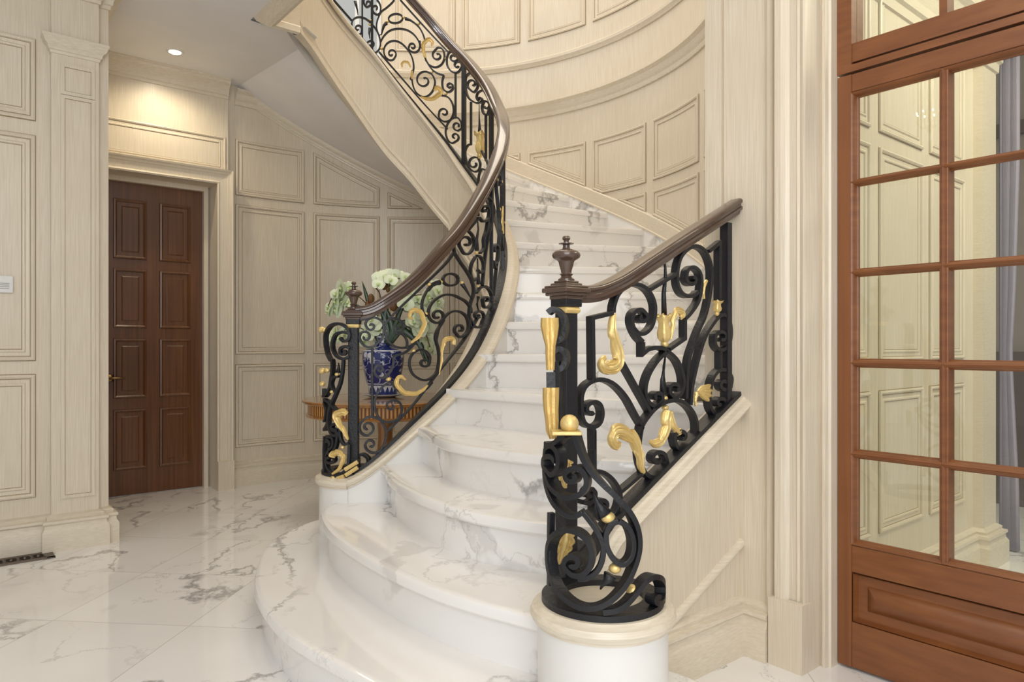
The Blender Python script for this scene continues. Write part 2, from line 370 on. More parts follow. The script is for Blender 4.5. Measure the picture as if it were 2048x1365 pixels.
def arc(a, b, off=0.0, n=None):
    n = n or max(2, int(abs(b-a)/2)); return [outer(a+(b-a)*i/n, off) for i in range(n+1)]
# entablature mouldings round the drum
mb = MB()
mb.sweep(arc(PH0, 135), [(0, 16.9), (0.07, 16.9), (0.10, 16.98), (0.10, 17.08), (0.14, 17.12), (0.20, 17.2), (0.22, 17.36), (0.36, 17.46), (0.36, 17.56), (0, 17.58)], right=False)
mb.sweep(arc(PH0, 137), [(0, 19.34), (0.06, 19.34), (0.09, 19.42), (0.16, 19.5), (0.17, 19.62), (0.1, 19.68), (0, 19.68)], right=False)
S(mb, 'trim_3', cream_h, smooth=True, auto=35)
mb = MB(); mb.sweep(arc(20, PH1), [(o, z) for o, z in BASE], right=False); S(mb, 'baseboard_back', cream_h, smooth=True, auto=35)
# sloping crown under the stair soffit
mb = MB(); n = 60
mb.sweep([(*outer(40+(133-40)*i/n), zsof(40+(133-40)*i/n)) for i in range(n+1)], [(0, -0.44), (0.04, -0.43), (0.05, -0.36), (0.08, -0.33), (0.09, -0.24), (0.15, -0.18), (0.2, -0.12), (0.22, -0.03), (0.22, 0.02), (0, 0.05)], right=False)
S(mb, 'trim_4', cream_h, smooth=True, auto=35)
# wooden skirting band following the stairs on the drum, marble skirting under it
mb = MB(); a0, a1 = -42, 120; n = 100
mb.sweep([(*outer(a0+(a1-a0)*i/n), nose_out(a0+(a1-a0)*i/n)) for i in range(n+1)], [(0, 0.0), (0.13, 0.0), (0.14, 0.06), (0.10, 0.1), (0.10, 0.66), (0.05, 0.72), (0, 0.74)], right=False)
S(mb, 'baseboard_right', cream_h)
# ---- upper hall window in the drum
wn = MB(); tw = 0.35
ph = [WIN[0]+(WIN[1]-WIN[0])*i/10 for i in range(11)]
for r0, r1, z0, z1 in ((-0.12, 0.1, WIN[2], WIN[2]+0.2), (-0.12, 0.1, WIN[3]-0.2, WIN[3]), (-0.1, 0.05, 25.3, 25.5)):
    wn.grid([[(*outer(p, r0), z0) for p in ph], [(*outer(p, r1), z0) for p in ph], [(*outer(p, r1), z1) for p in ph], [(*outer(p, r0), z1) for p in ph]], close_v=True)
for p in (WIN[0]+0.5, (WIN[0]*2+WIN[1])/3, (WIN[0]+2*WIN[1])/3, WIN[1]-0.5):
    wn.grid([[(*outer(p-0.5, -0.12), WIN[2]), (*outer(p+0.5, -0.12), WIN[2]), (*outer(p+0.5, 0.1), WIN[2]), (*outer(p-0.5, 0.1), WIN[2])], [(*outer(p-0.5, -0.12), WIN[3]), (*outer(p+0.5, -0.12), WIN[3]), (*outer(p+0.5, 0.1), WIN[3]), (*outer(p-0.5, 0.1), WIN[3])]], close_u=True, caps=True)
wfr = simple('white_window_paint', (0.75, 0.77, 0.8), 0.4)
w1 = S(wn, 'window_1', wfr)
def glass_mat(name, tint=(1, 1, 1), rough=0.0, refl=1.0):
    m, nt, p = mat(name); L = nt.links.new; nt.nodes.remove(p)
    tr = N(nt, 'ShaderNodeBsdfTransparent'); tr.inputs[0].default_value = (*tint, 1)
    gl = N(nt, 'ShaderNodeBsdfGlossy'); gl.inputs['Roughness'].default_value = rough; gl.inputs[0].default_value = (refl, refl, refl, 1)
    fr = N(nt, 'ShaderNodeFresnel'); ge = N(nt, 'ShaderNodeNewGeometry'); ma = N(nt, 'ShaderNodeMath', operation='MULTIPLY_ADD'); ma.inputs[1].default_value = 1/1.55-1.55; ma.inputs[2].default_value = 1.55; L(ge.outputs['Backfacing'], ma.inputs[0]); L(ma.outputs[0], fr.inputs[0])
    mx = N(nt, 'ShaderNodeMixShader'); L(fr.outputs[0], mx.inputs[0]); L(tr.outputs[0], mx.inputs[1]); L(gl.outputs[0], mx.inputs[2])
    L(mx.outputs[0], nt.nodes['Material Output'].inputs[0]); return m
glass = glass_mat('window_glass', (0.94, 0.955, 0.90))
mb = MB(); mb.grid([[(*outer(p, -0.03), WIN[2]) for p in ph], [(*outer(p, -0.03), WIN[3]) for p in ph]]); mb.build('window_pane', glass, w1)
# ---- flat walls
LV, DV, U2 = 25.75, 31.73, 9.98           # left wall face, door-wall face, where the drum starts
def wallv(mb, v, u0, u1, z0, z1):
    a, b = XY(u0, v), XY(u1, v); mb.grid([[(*a, z0), (*b, z0)], [(*a, z1), (*b, z1)]])
def wallu(mb, u, v0, v1, z0, z1):
    a, b = XY(u, v0), XY(u, v1); mb.grid([[(*a, z0), (*b, z0)], [(*a, z1), (*b, z1)]])
def zV(v0, px, py):                       # (u, z) of a pixel on a wall v = v0
    k = (px-1024)/F; t = v0/(k*VX[0]+VX[1]); return ((k*UX[0]+UX[1])*t, HC+(HZ-py)/F*t)
def zU(u0, px, py):
    k = (px-1024)/F; t = u0/(k*UX[0]+UX[1]); return ((k*VX[0]+VX[1])*t, HC+(HZ-py)/F*t)
uE = zV(LV, 217, 600)[0]                  # end of the left wall
mb = MB(); wallv(mb, LV, -26, uE, 0, CEIL); wallu(mb, uE, LV, DV+3, 0, CEIL); S(mb, 'wall_left', CRM)
# panels left wall
fl = PlaneV(LV); mb = MB()
u7 = zV(LV, 70, 500)[0]
rows = [(zV(LV, 73, 242)[1], zV(LV, 73.8, 81)[1]), (zV(LV, 68, 721)[1], zV(LV, 71.4, 272.9)[1]), (zV(LV, 67.4, 994.3)[1], zV(LV, 68, 750)[1])]
for z0, z1 in rows:
    for k in range(3): panel(mb, fl, rect(u7-5.2-k*6.2, u7-k*6.2, z0, z1), w=1.15)
S(mb, 'trim_5', CRM)
# left pilaster
pa, pb = zV(LV-0.4, 104, 600)[0], zV(LV-0.4, 200, 600)[0]
PF = LV-0.22
zc = zV(PF, 160, 118)[1]
mb = MB(); path = [XY(pa, LV), XY(pa, PF), XY(pb, PF), XY(pb, LV)]
mb.sweep(path, [(0, 0), (0, CEIL)], right=True); 
fp = PlaneV(PF)
qa, qb = zV(PF, 129, 600)[0], zV(PF, 182, 600)[0]
FLAT = [(-0.0, 0.0, 1), (0.0, 0.05, 1), (0.012, 0.06, 0), (0.05, 0.06, 1)]
def sunk(mb, fr, poly, d=0.07, w=0.12):    # plain frame of four flat strips standing proud round a sunken field
    panel(mb, fr, poly, [(-w, 0.0, 0), (-w, d, 0), (0.0, d, 1), (0.012, d-0.012, 0), (0.014, 0.008, 0)])
for pz in ((134, 185), (196, 985)):
    ya, yb = zV(PF, 155, pz[1]+3)[1], zV(PF, 155, pz[0]+6)[1]
    sunk(mb, fp, rect(qa, qb, ya, yb), 0.05, 0.10)
S(mb, 'trim_6', CRM)
CAP = [(0, -0.62), (0.04, -0.6), (0.05, -0.5), (0.1, -0.46), (0.14, -0.3), (0.26, -0.18), (0.28, -0.08), (0.34, 0.0), (0.34, 0.1), (0, 0.12)]
mb = MB(); mb.sweep(path, [(o*0.75, z*0.72+zc+0.45) for o, z in CAP]); 
# crown at the ceiling on the left wall and round the pilaster
cpath = [XY(-26, LV), XY(pa, LV), XY(pa, PF), XY(pb, PF), XY(pb, LV), XY(uE, LV), XY(uE, DV)]
mb.sweep(cpath, [(o*0.8, CEIL+z*0.75) for o, z in CROWN])
S(mb, 'trim_7', cream_h, smooth=True, auto=35)
mb = MB(); mb.sweep(cpath, BASE); S(mb, 'baseboard_left', cream_h, smooth=True, auto=35)
# ---- wall with the wooden door
D_R = zV(DV, 421, 600)[0]; DRV = 32.9     # outer edge of opening at the right; recessed door plane
dr0, dr1 = zV(DRV, 405.5, 600)[0], None
DW = 5.05; dl = dr0-DW
ztop = zV(DRV, 405, 385)[1]
mb = MB(); oR, oL, oT = dr0+0.24, dl-0.24, ztop+0.2
wallv(mb, DV, uE-1, oL, 0, CEIL); wallv(mb, DV, oR, U2+0.1, 0, CEIL); wallv(mb, DV, oL, oR, oT, CEIL)
wallu(mb, oR, DV, DRV+0.2, 0, oT); wallu(mb, oL, DV, DRV+0.2, 0, oT)
mb.add([(*XY(oL, DV), oT), (*XY(oR, DV), oT), (*XY(oR, DRV+.2), oT), (*XY(oL, DRV+.2), oT)], [(0, 1, 2, 3)])
S(mb, 'wall_front', CRM)
# jamb stop
mb = MB()
for a in (dr0-0.02, dl-0.16): mb.box((*XY(a, DRV-0.25), 0), (UX[0]*.18, UX[1]*.18, 0), (VX[0]*.5, VX[1]*.5, 0), (0, 0, ztop+0.02))
mb.box((*XY(dl-.16, DRV-0.25), ztop), (UX[0]*(DW+.32), UX[1]*(DW+.32), 0), (VX[0]*.5, VX[1]*.5, 0), (0, 0, 0.2))
# architrave: swept up one side, over, and down
def archi(mb, v, uR, uL, zt, w=0.62):
    prof = [(0.0, 0.0), (0.0, 0.10), (0.06, 0.13), (0.10, 0.10), (0.13, 0.09), (0.40, 0.12), (0.43, 0.16), (0.50, 0.17), (0.56, 0.24), (w, 0.26), (w, 0.0)]
    rows = []
    for (uu, zz, du, dz) in ((uR, 0, 1, 0), (uR, zt, 1, 1), (uL, zt, -1, 1), (uL, 0, -1, 0)):
        rows.append([(*XY(uu+du*o, v-h), zz+dz*o) for o, h in prof])
    mb.grid(rows)
archi(mb, DV, oR, oL, oT)
mb.box((*XY(oR-0.02, DV-0.29), 0), (UX[0]*.68, UX[1]*.68, 0), (VX[0]*.28, VX[1]*.28, 0), (0, 0, 1.25))
S(mb, 'trim_8', CRM)
fd = PlaneV(DV); mb = MB()
za, zb2 = zV(DV, 451, 351)[1]+0.10, zV(DV, 451, 275.4)[1]
panel(mb, fd, rect(oL-0.5, zV(DV, 450.9, 300)[0], za, zb2), w=1.0); S(mb, 'trim_9', CRM)
mb = MB(); mb.sweep([XY(uE, DV), XY(U2+0.1, DV)], [(o*0.75, CEIL+z*0.78) for o, z in CROWN]); S(mb, 'trim_10', cream_h, smooth=True, auto=35)
# the door itself
def raised(mb, fr, poly, w=1.0):
    panel(mb, fr, poly, [(-0.02, 0.0, 0), (0.0, 0.06, 0), (0.05, 0.07, 0), (0.10, 0.03, 0), (0.13, -0.02, 0), (0.17, -0.03, 0), (0.20, -0.03, 0), (0.30, 0.015, 0), (0.32, 0.03, 0)], w=w)
mb = MB(); a, b = XY(dl, DRV), XY(dr0, DRV)
mb.box((*a, 0.03), (UX[0]*DW, UX[1]*DW, 0), (VX[0]*.3, VX[1]*.3, 0), (0, 0, ztop-0.03)); d1 = S(mb, 'door_1', wood_door)
fdd = PlaneV(DRV); r0, r1 = zV(DRV, 320, 600)[0], zV(DRV, 380.5, 600)[0]; lw = r1-r0
ll1 = dl+(dr0-r1); mb = MB()
for ya, yb in ((411, 524), (544.6, 657), (679, 792), (815, 930)):
    z1, z0 = zV(DRV, 350, ya)[1], zV(DRV, 350, yb)[1]
    for s0 in (r0, zV(DRV, 292.6, 600)[0]-lw):
        q = MB(); raised(q, fdd, rect(s0, s0+lw, z0, z1)); q.build('panel', wood_door, d1)
hx, hz = zV(DRV-0.2, 234, 757)
mb = MB(); mb.lathe((*XY(hx-0.25, DRV-0.02), hz), [(0.14, -0.14), (0.15, 0), (0.14, 0.14)], 12)
a = XY(hx-0.25, DRV-0.05); b = XY(hx-0.25, DRV-0.32); c = XY(hx+0.3, DRV-0.34)
mb.tube([(*a, hz), (*b, hz), (*XY(hx-.15, DRV-.36), hz+.01), (*c, hz)], [0.05, 0.045, 0.045, 0.035], 8); mb.build('door_handle', brass_m, d1, smooth=True)
# ---- wall on the right: stair jamb, casing and the glass door opening
WU = 12.95; CU = 0  # stair wall plane
DU = 13.73
vA = zU(WU, 1447, 500)[0]; vJ = zU(WU, 1410, 500)[0]; vC0 = zU(WU, 1549, 500)[0]; vP1 = zU(13.03, 1617, 600)[0]
mb = MB()
# plan outline of the wall face, from the stair opening to the door
wp = [XY(WU+0.45, vJ-0.05), XY(WU, vJ), XY(WU, vA+0.06), XY(WU+0.06, vA+0.05), XY(WU+0.06, vA), XY(WU, vA-0.01), XY(WU, vC0)]
mb.sweep(wp, [(0, 0), (0, TOP)], caps=False)
S(mb, 'wall_right', CRM)
# fluted casing between wall and door (moulding profile extruded upward)
cas = [(WU, vC0+0.12), (WU-0.12, vC0+0.10), (WU-0.14, vC0+0.02), (WU-0.02, vC0), (WU-0.02, vC0-0.05), (WU-0.17, vC0-0.10), (WU-0.16, vC0-0.22), (WU-0.13, vC0-0.30), (WU-0.08, vC0-0.36), (WU-0.08, vC0-0.5), (WU-0.1, vC0-0.53), (WU-0.1, vP1+0.14), (WU-0.06, vP1+0.10), (WU-0.1, vP1+0.02), (WU-0.04, vP1), (13.46, vP1-0.02), (13.46, vP1-0.05), (13.40, vP1-0.08), (13.40, vP1-0.14), (13.5, vP1-0.16), (13.52, vP1-0.2), (DU+0.05, vP1-0.21)]
mb = MB(); mb.sweep([XY(*c) for c in cas], [(0, 0), (0, TOP*0.6)], caps=False); S(mb, 'trim_11', CRM)
# plinth block of the casing
mb = MB(); mb.sweep([XY(WU, vC0+0.02), XY(WU-0.2, vC0+0.02), XY(WU-0.2, vP1-0.02), XY(13.5, vP1-0.02)], [(0, 0), (0, 1.32), (-0.1, 1.34)], caps=False); S(mb, 'trim_12', CRM)
# ---- glass door (frame, transom, leaf)
def duv(u, v, z): return (*XY(u, v), z)
def dz(py): return zU(DU, 1712, py)[1]
def dv(px): return zU(DU, px, 690)[0]
vL = vP1-0.21                               # left edge of the frame
VR = vL-9.2                                 # far beyond the picture's right edge
def ub(mb, u0, u1, v0, v1, z0, z1, m=0):
    mb.box(duv(u0, v0, z0), (UX[0]*(u1-u0), UX[1]*(u1-u0), 0), (VX[0]*(v1-v0), VX[1]*(v1-v0), 0), (0, 0, z1-z0), m)
mb = MB(); zt0, zt1 = dz(144), dz(126.5)
ub(mb, DU, DU+0.5, vL, dv(1702.7)+0.0, zt1+0.0, dz(0)+3); ub(mb, DU, DU+.5, VR, vL, zt0+0.03, zt1)
ub(mb, DU+0.03, DU+0.35, VR, dv(1702.7), zt1+0.05, dz(71)-0.12)
ub(mb, DU+0.03, DU+0.35, dv(1893), dv(1877), dz(71)-0.12, dz(0)+3); ub(mb, DU+0.12, DU+0.2, VR, VR+0.3, 0, TOP*.6)
d2 = S(mb, 'window_2', wood_glass_h)        # transom frame
mb = MB(); ub(mb, DU+0.2, DU+0.23, VR, dv(1702.7), dz(71)-0.14, dz(0)+3); mb.build('glass_pane', glass, d2)
mb = MB(); zb0 = 0.06; gz = [(dz(1083), dz(919)), (dz(901), dz(735.5)), (dz(718), dz(553)), (dz(537), dz(371)), (dz(356), dz(192))]
lv = dv(1703.0)
ub(mb, DU, DU+0.36, vL-0.02, lv, zb0, zt0-0.02); ub(mb, DU+0.02, DU+0.36, lv-4.9, lv-4.0, zb0, zt0)
d3 = S(mb, 'door_2', wood_glass)
ztp = gz[-1][1]+0.10
mb = MB(); ub(mb, DU+0.003, DU+0.36, lv-4.0, lv, ztp, zt0-0.02); ub(mb, DU+0.003, DU+0.36, lv-4.0, lv, dz(1147), gz[0][0]-0.10)
ub(mb, DU+0.003, DU+0.36, lv-4.0, lv, zb0, dz(1247)); ub(mb, DU+0.14, DU+0.30, lv-4.0, lv, dz(1250), dz(1140))
mb.build('door_rail', wood_glass_h, d3, bevel=0.012)
class PU(PlaneU): pass
fu = PlaneU(DU); q = MB()
panel(q, fu, rect(lv-3.95, lv-0.03, dz(1247)+0.02, dz(1147)-0.02), [(0.0, 0.0, 0), (0.02, -0.06, 0), (0.05, -0.12, 0), (0.22, -0.13, 0), (0.24, -0.10, 0), (0.42, 0.0, 0), (0.46, 0.01, 0)]); q.build('panel', wood_glass_h, d3, smooth=True, auto=30)
cols_ = [(dv(1876.5), lv-0.055), (lv-3.95, dv(1893))]; cw = cols_[0][1]-cols_[0][0]; cols_[1] = (cols_[1][0], dv(1893)-0.0)
cols_ = [(dv(1877), lv-0.06), (dv(1893)-cw, dv(1893)), (dv(1893)-2*cw-0.15, dv(1893)-cw-0.15)]
mun = MB()
def muntin_bar(a, b, horiz, z0=None, z1=None):
    pass
for i in range(2):                          # vertical muntins
    v0 = cols_[i][0]; ub(mun, DU+0.02, DU+0.32, v0-0.15, v0-0.0, gz[0][0]-0.1, ztp)
for i in range(4):                          # horizontal muntins
    ub(mun, DU+0.025, DU+0.315, lv-4.0, lv, gz[i][1]+0.03, gz[i+1][0]-0.03)
mun.build('muntin', wood_glass_h, d3, bevel=0.02)
q = MB()
for c0, c1 in cols_:
    for z0, z1 in gz: panel(q, fu, rect(c0-0.03, c1+0.04, z0-0.04, z1+0.04), [(-0.08, -0.0, 0), (-0.05, 0.012, 0), (-0.02, -0.02, 0), (0.005, -0.05, 0), (0.02, -0.13, 0), (0.05, -0.16, 0)][:6]) if False else None
    for z0, z1 in gz:
        P_ = [(-0.06, -0.0), (-0.05, 0.012), (-0.02, -0.005), (0.0, -0.05), (0.01, -0.11), (0.035, -0.13), (0.035, -0.16)]
        rr = []
        for d_, h_ in P_: rr.append([fu.P(s_, z_, h_) for s_, z_ in inset(rect(c0-0.02, c1+0.02, z0-0.03, z1+0.03), d_)])
        for i in range(len(rr)-1): q.grid([rr[i], rr[i+1]], close_u=True)
q.build('glazing_bead', wood_glass_h, d3, smooth=True, auto=40)
q = MB(); ub(q, DU+0.155, DU+0.175, lv-3.98, lv-0.02, gz[0][0]-0.06, gz[-1][1]+0.06); q.build('glass_pane', glass, d3)
# ---- room beyond the glass: side wall, pilaster and a far wall with a curtain
SV = 7.25                                    # side wall face (facing -v)
def zSV(px, py): return zV(SV, px, py)
uW = zSV(1972, 800)[0]
mb = MB(); wallv(mb, SV, DU+0.4, uW, 0, CEIL+1); S(mb, 'wall_side', CRM)
fs = PlaneV(SV); mb = MB()
ex = [(1716, 1738), (1757, 1843), (1858, 1926)]
for x0, x1 in ex:
    a, b = zSV(x0, 0)[0], zSV(x1, 0)[0]
    if x0 == 1716: a = b-2.4
    for y0, y1, xx in ((1034, 775, 1843), (720, 330, 1843), (300, -300, 1843)):
        panel(mb, fs, rect(a, b, zSV(xx, y0)[1], zSV(xx, y1)[1]), w=0.9)
S(mb, 'trim_13', CRM)
mb = MB(); uB = zSV(1946, 0)[0]
mb.sweep([XY(uB, SV), XY(uB, SV-0.25), XY(uW, SV-0.25), XY(uW, SV+1.5)], [(0, 0), (0, CEIL+1)], caps=False)
mb.sweep([XY(DU+0.4, SV), XY(uB, SV), XY(uB, SV-0.25), XY(uW, SV-0.25), XY(uW, SV+1.5)], BASE)
mb.sweep([XY(DU+0.4, SV), XY(uB, SV), XY(uB, SV-0.25), XY(uW, SV-0.25), XY(uW, SV+1.5)], [(o, CEIL-2+z*1.6) for o, z in CROWN])
S(mb, 'trim_14', cream_h)
tap = simple('taupe_patterned_wall', (0.30, 0.25, 0.22), 0.7, bscale=9); lil = simple('lilac_curtain_cloth', (0.34, 0.31, 0.40), 0.8, bscale=20)
mb = MB(); wallu(mb, 33.0, -12, 17, 2.6, CEIL+1); S(mb, 'wall_far', tap)
mb = MB(); ub(mb, 32.6, 33, -12, 17, 0, 6.0); ub(mb, 32.7, 33, -12, 17, 14.5, 15.0); S(mb, 'trim_15', simple('dark_walnut_dado', (0.09, 0.06, 0.05), 0.4, bscale=15))
mb = MB(); 
a, b, c, d = XY(14.2, -12), XY(14.2, 8.6), XY(33, 8.6), XY(33, -12)
mb.add([(*p, CEIL+1) for p in (a, b, c, d)], [(0, 1, 2, 3)])
a, b, c, d = XY(23.8, 8.6), XY(23.8, 17), XY(33, 17), XY(33, 8.6)
mb.add([(*p, CEIL+1) for p in (a, b, c, d)], [(0, 1, 2, 3)]); wallv(mb, 17, 23.8, 33, 0, CEIL+1); wallu(mb, 23.8, 8.6, 17, 0, CEIL+1); S(mb, 'ceiling_2', ceil_m)
x_, y_ = XY(20, 0); area('vestibule_fill', (x_, y_, CEIL), (x_, y_+1.5, 0), 8, 6, 42, (1.0, 0.93, 0.78))  # added fill lamp without a fixture, brightens the room behind the glass
# curtain hanging beyond the pilaster
k = (1992-1024)/F; rows = []
n = 60; rz = [0.05, 2, 5.6, 6.2, 8, 12, 15.5]
cu0, cv0 = uW+1.5, SV+0.3
for zi in rz:
    pinch = 0.55+0.45*min(1, abs(zi-5.9)/4.5)
    rows.append([(*XY(cu0+0.10*sin(i*1.3)*pinch, cv0-0.25-i/n*0.45*pinch), zi) for i in range(n+1)])
mb = MB(); mb.grid(rows); o = mb.build('curtain', lil, smooth=True); tag(o, 'lilac grey curtain hanging beyond the glass door', 'curtain')
sm_ = o.modifiers.new('thick', 'SOLIDIFY'); sm_.thickness = 0.01
# ---- ceilings
def ring_edge():                             # well edge of the ceiling: crease, corner, straight fascia
    A1 = inner(133.5, 0.2); return A1
CB = XY(8.77, 25.2)                           # outside corner of the ceiling edge
mb = MB()
pts = [XY(-26, -14), XY(8.77, -14), CB, (-8.5, 25.7), inner(146, -0.45), inner(134.3, -0.45)]
pts += [outer(134.3+(PH1-134.3)*i/3, -0.1) for i in range(4)] + [XY(U2, DV+0.1), XY(-26, DV+0.1)]
mb.add([(*p, CEIL) for p in pts], [tuple(range(len(pts)))]); S(mb, 'ceiling', ceil_m)
mb = MB(); a, b, c, d = XY(8.77, -14), XY(20, -14), XY(20, 5), XY(8.77, 5)   # ceiling of the foyer in front of the glass door
mb.add([(*p, TOP-12) for p in (a, b, c, d)], [(0, 1, 2, 3)]); S(mb, 'ceiling_3', ceil_m)
# upper floor edge: dropped fascia with a moulded lip
mb = MB(); LIP = [(0.0, 2.9), (0.0, 0.18), (0.05, 0.12), (0.05, -0.08), (-0.08, -0.12), (-0.2, -0.06), (-0.45, 0.12), (-0.52, CEIL-17.46)]
zl = 17.46
lipath = [inner(150, -0.34), (-8.16, 24.75), XY(8.77-0.2+0.72, 20), XY(8.77-0.2+0.72, -14)]
lipath[1] = XY(9.29-0.0, XY(0, 0)[0]+24.35)
mb.sweep([(*p, zl) for p in lipath], LIP, right=False); S(mb, 'trim_16', cream_h)
mb = MB(); mb.sweep([inner(160, 0), XY(9.2, 24.5), XY(9.2, -14)], [(0, 20.2), (0, 21), (-6, 21)], right=False, caps=False); S(mb, 'floor_2', marble_s)
# recessed ceiling light
lx, ly = (350-1024)/F*27.75, 27.75
t = thing('recessed_downlight', (lx, ly, CEIL), 'round recessed ceiling light above the brown panelled door', 'light')
mb = MB(); mb.lathe((lx, ly, CEIL), [(0.20, -0.0), (0.30, -0.03), (0.32, -0.02), (0.33, 0.0)], 28); mb.build('trim_ring', white_m, t, smooth=True)
em = bpy.data.materials.new('lamp_glow'); em.use_nodes = True; nt = em.node_tree; nt.nodes.clear(); e_ = nt.nodes.new('ShaderNodeEmission'); e_.inputs[0].default_value = (1, 0.95, 0.86, 1); e_.inputs[1].default_value = 14
oo = nt.nodes.new('ShaderNodeOutputMaterial'); nt.links.new(e_.outputs[0], oo.inputs[0])
mb = MB(); mb.lathe((lx, ly, CEIL-0.02), [(0.02, -0.012), (0.19, -0.010), (0.21, 0.0)], 28); mb.build('lens', em, t, smooth=True)
l = bpy.data.lights.new('downlight', 'SPOT'); l.energy = 22; l.color = (1.0, 0.86, 0.62); l.spot_size = radians(150); l.spot_blend = 0.8; l.shadow_soft_size = 0.04
o = bpy.data.objects.new('downlight', l); C.objects.link(o); o.location = (lx*U, ly*U, (CEIL-0.12)*U)
# ================================================================ THE STAIRCASE
stair = thing('staircase', (0.5, 14, 0), 'curved white marble staircase winding up round an open well', 'staircase')
def cat(pts, n=6, closed=False):
    out = []; m = len(pts)
    for i in range(m if closed else m-1):
        p0 = Vector(pts[i-1]) if (i > 0 or closed) else Vector(pts[0])*2-Vector(pts[1])
        p1, p2 = Vector(pts[i]), Vector(pts[(i+1) % m])
        p3 = Vector(pts[(i+2) % m]) if (i+2 < m or closed) else p2*2-p1
        for k in range(n):
            t = k/n; out.append(tuple(0.5*((2*p1)+(p2-p0)*t+(2*p0-5*p1+4*p2-p3)*t*t+(3*p1-p0-3*p2+p3)*t**3)))
    if not closed: out.append(tuple(pts[-1]))
    return out
def phi_at(z):                                # angle where the inner string passes height z
    lo, hi = -95.0, 160.0
    for _ in range(40):
        m_ = (lo+hi)/2
        if Zb(m_) < z: lo = m_
        else: hi = m_
    return lo
C1 = (-4.45, 20.1); C2 = (1.37, 10.78)
RS = lambda s: (4.64-0.7725*s, 14.76-0.635*s)          # centre line of the right balustrade, s from the wall
Zp = lambda s: 5.22-0.54*s                             # its base plate height
nos = {
 1: [(-4.6, 21.9), (-5.3, 21.75), (-5.92, 21.4), (-6.31, 20.45), (-6.49, 19.44), (-6.42, 18.4), (-6.19, 17.3), (-5.8, 15.97), (-5.44, 15.1), (-4.9, 14.1), (-4.3, 13.2), (-3.70, 12.51), (-2.77, 11.62), (-1.9, 10.8), (-.9, 9.95), (.2, 9.2), (1.2, 8.75), (2.1, 8.7), (2.9, 9.2), (3.25, 10.1), (3.12, 10.9), (2.7, 11.45), (2.2, 11.75)],
 2: [(-4.75, 19.3), (-4.93, 18.75), (-4.80, 17.8), (-4.09, 16.1), (-2.78, 14.1), (-1.31, 12.4), (.11, 11.3), (.8, 10.9)],
 3: [(-3.75, 19.7), (-3.42, 18.9), (-2.95, 17.3), (-2.38, 16.1), (-1.71, 15.0), (-1.0, 14.1), (-.26, 13.5), (.62, 13.0), (1.9, 12.7)],
 4: [(-2.75, 19.9), (-2.36, 19.0), (-1.85, 17.4), (-1.26, 16.3), (-.3, 15.3), (.69, 14.6), (1.9, 14.0), (3.35, 13.75)],
 5: [(-1.9, 20.5), (-1.54, 20.1), (-.5, 19.1), (.6, 18.1), (2.1, 16.75), (4.7, 15.0)],
 6: [(-1.1, 21.5), (-.8, 21.25), (1, 20.3), (3, 19.25), (5.75, 17.95)]}
for k in range(7, 22):
    a, b = inner(phi_at(k+0.35), 0.1), outer(30.2+10.8*(k-11), 0.0)
    nos[k] = [(a[0]+(b[0]-a[0])*t/8, a[1]+(b[1]-a[1])*t/8) for t in range(9)]
def smooth_n(k): return cat(nos[k], 5) if k <= 6 else nos[k]
def slab(mb, poly, z0, z1, r=0.10, nn=None):
    n = len(poly); nn = nn or n; ar = sum(poly[i][0]*poly[(i+1) % n][1]-poly[(i+1) % n][0]*poly[i][1] for i in range(n)); sg = 1 if ar > 0 else -1
    nr = []
    for i in range(n):
        d = Vector(poly[(i+1) % n])-Vector(poly[i-1]); d = d.normalized() if d.length else Vector((1, 0)); nr.append(Vector((-d[1], d[0]))*sg)
    rings = []; h = z1-z0
    for ins, z in ((0.12, z0), (0.03, z0), (0.0, z0+0.04), (0.0, z1-r), (r*0.3, z1-r*0.3), (r, z1), (r*1.6, z1)):
        rings.append([(p[0]+nr[i][0]*ins*(0 if i in (0, nn-1) or i >= nn else 1), p[1]+nr[i][1]*ins*(0 if i in (0, nn-1) or i >= nn else 1), z) for i, p in enumerate(poly)])
    for i in range(len(rings)-1): mb.grid([rings[i], rings[i+1]], close_u=True)
    mb.add(rings[-1], [tuple(range(n))]); mb.add(rings[0], [tuple(range(n-1, -1, -1))])
def inset_curve(c, d):                        # move an open curve to its left side (towards the stairs' rise)
    out = []
    for i in range(len(c)):
        a, b = Vector(c[max(0, i-1)]), Vector(c[min(len(c)-1, i+1)]); t = (b-a).normalized(); nrm = Vector((-t[1], t[0]))
        out.append((c[i][0]+nrm[0]*d, c[i][1]+nrm[1]*d))
    return out
TH = 0.24
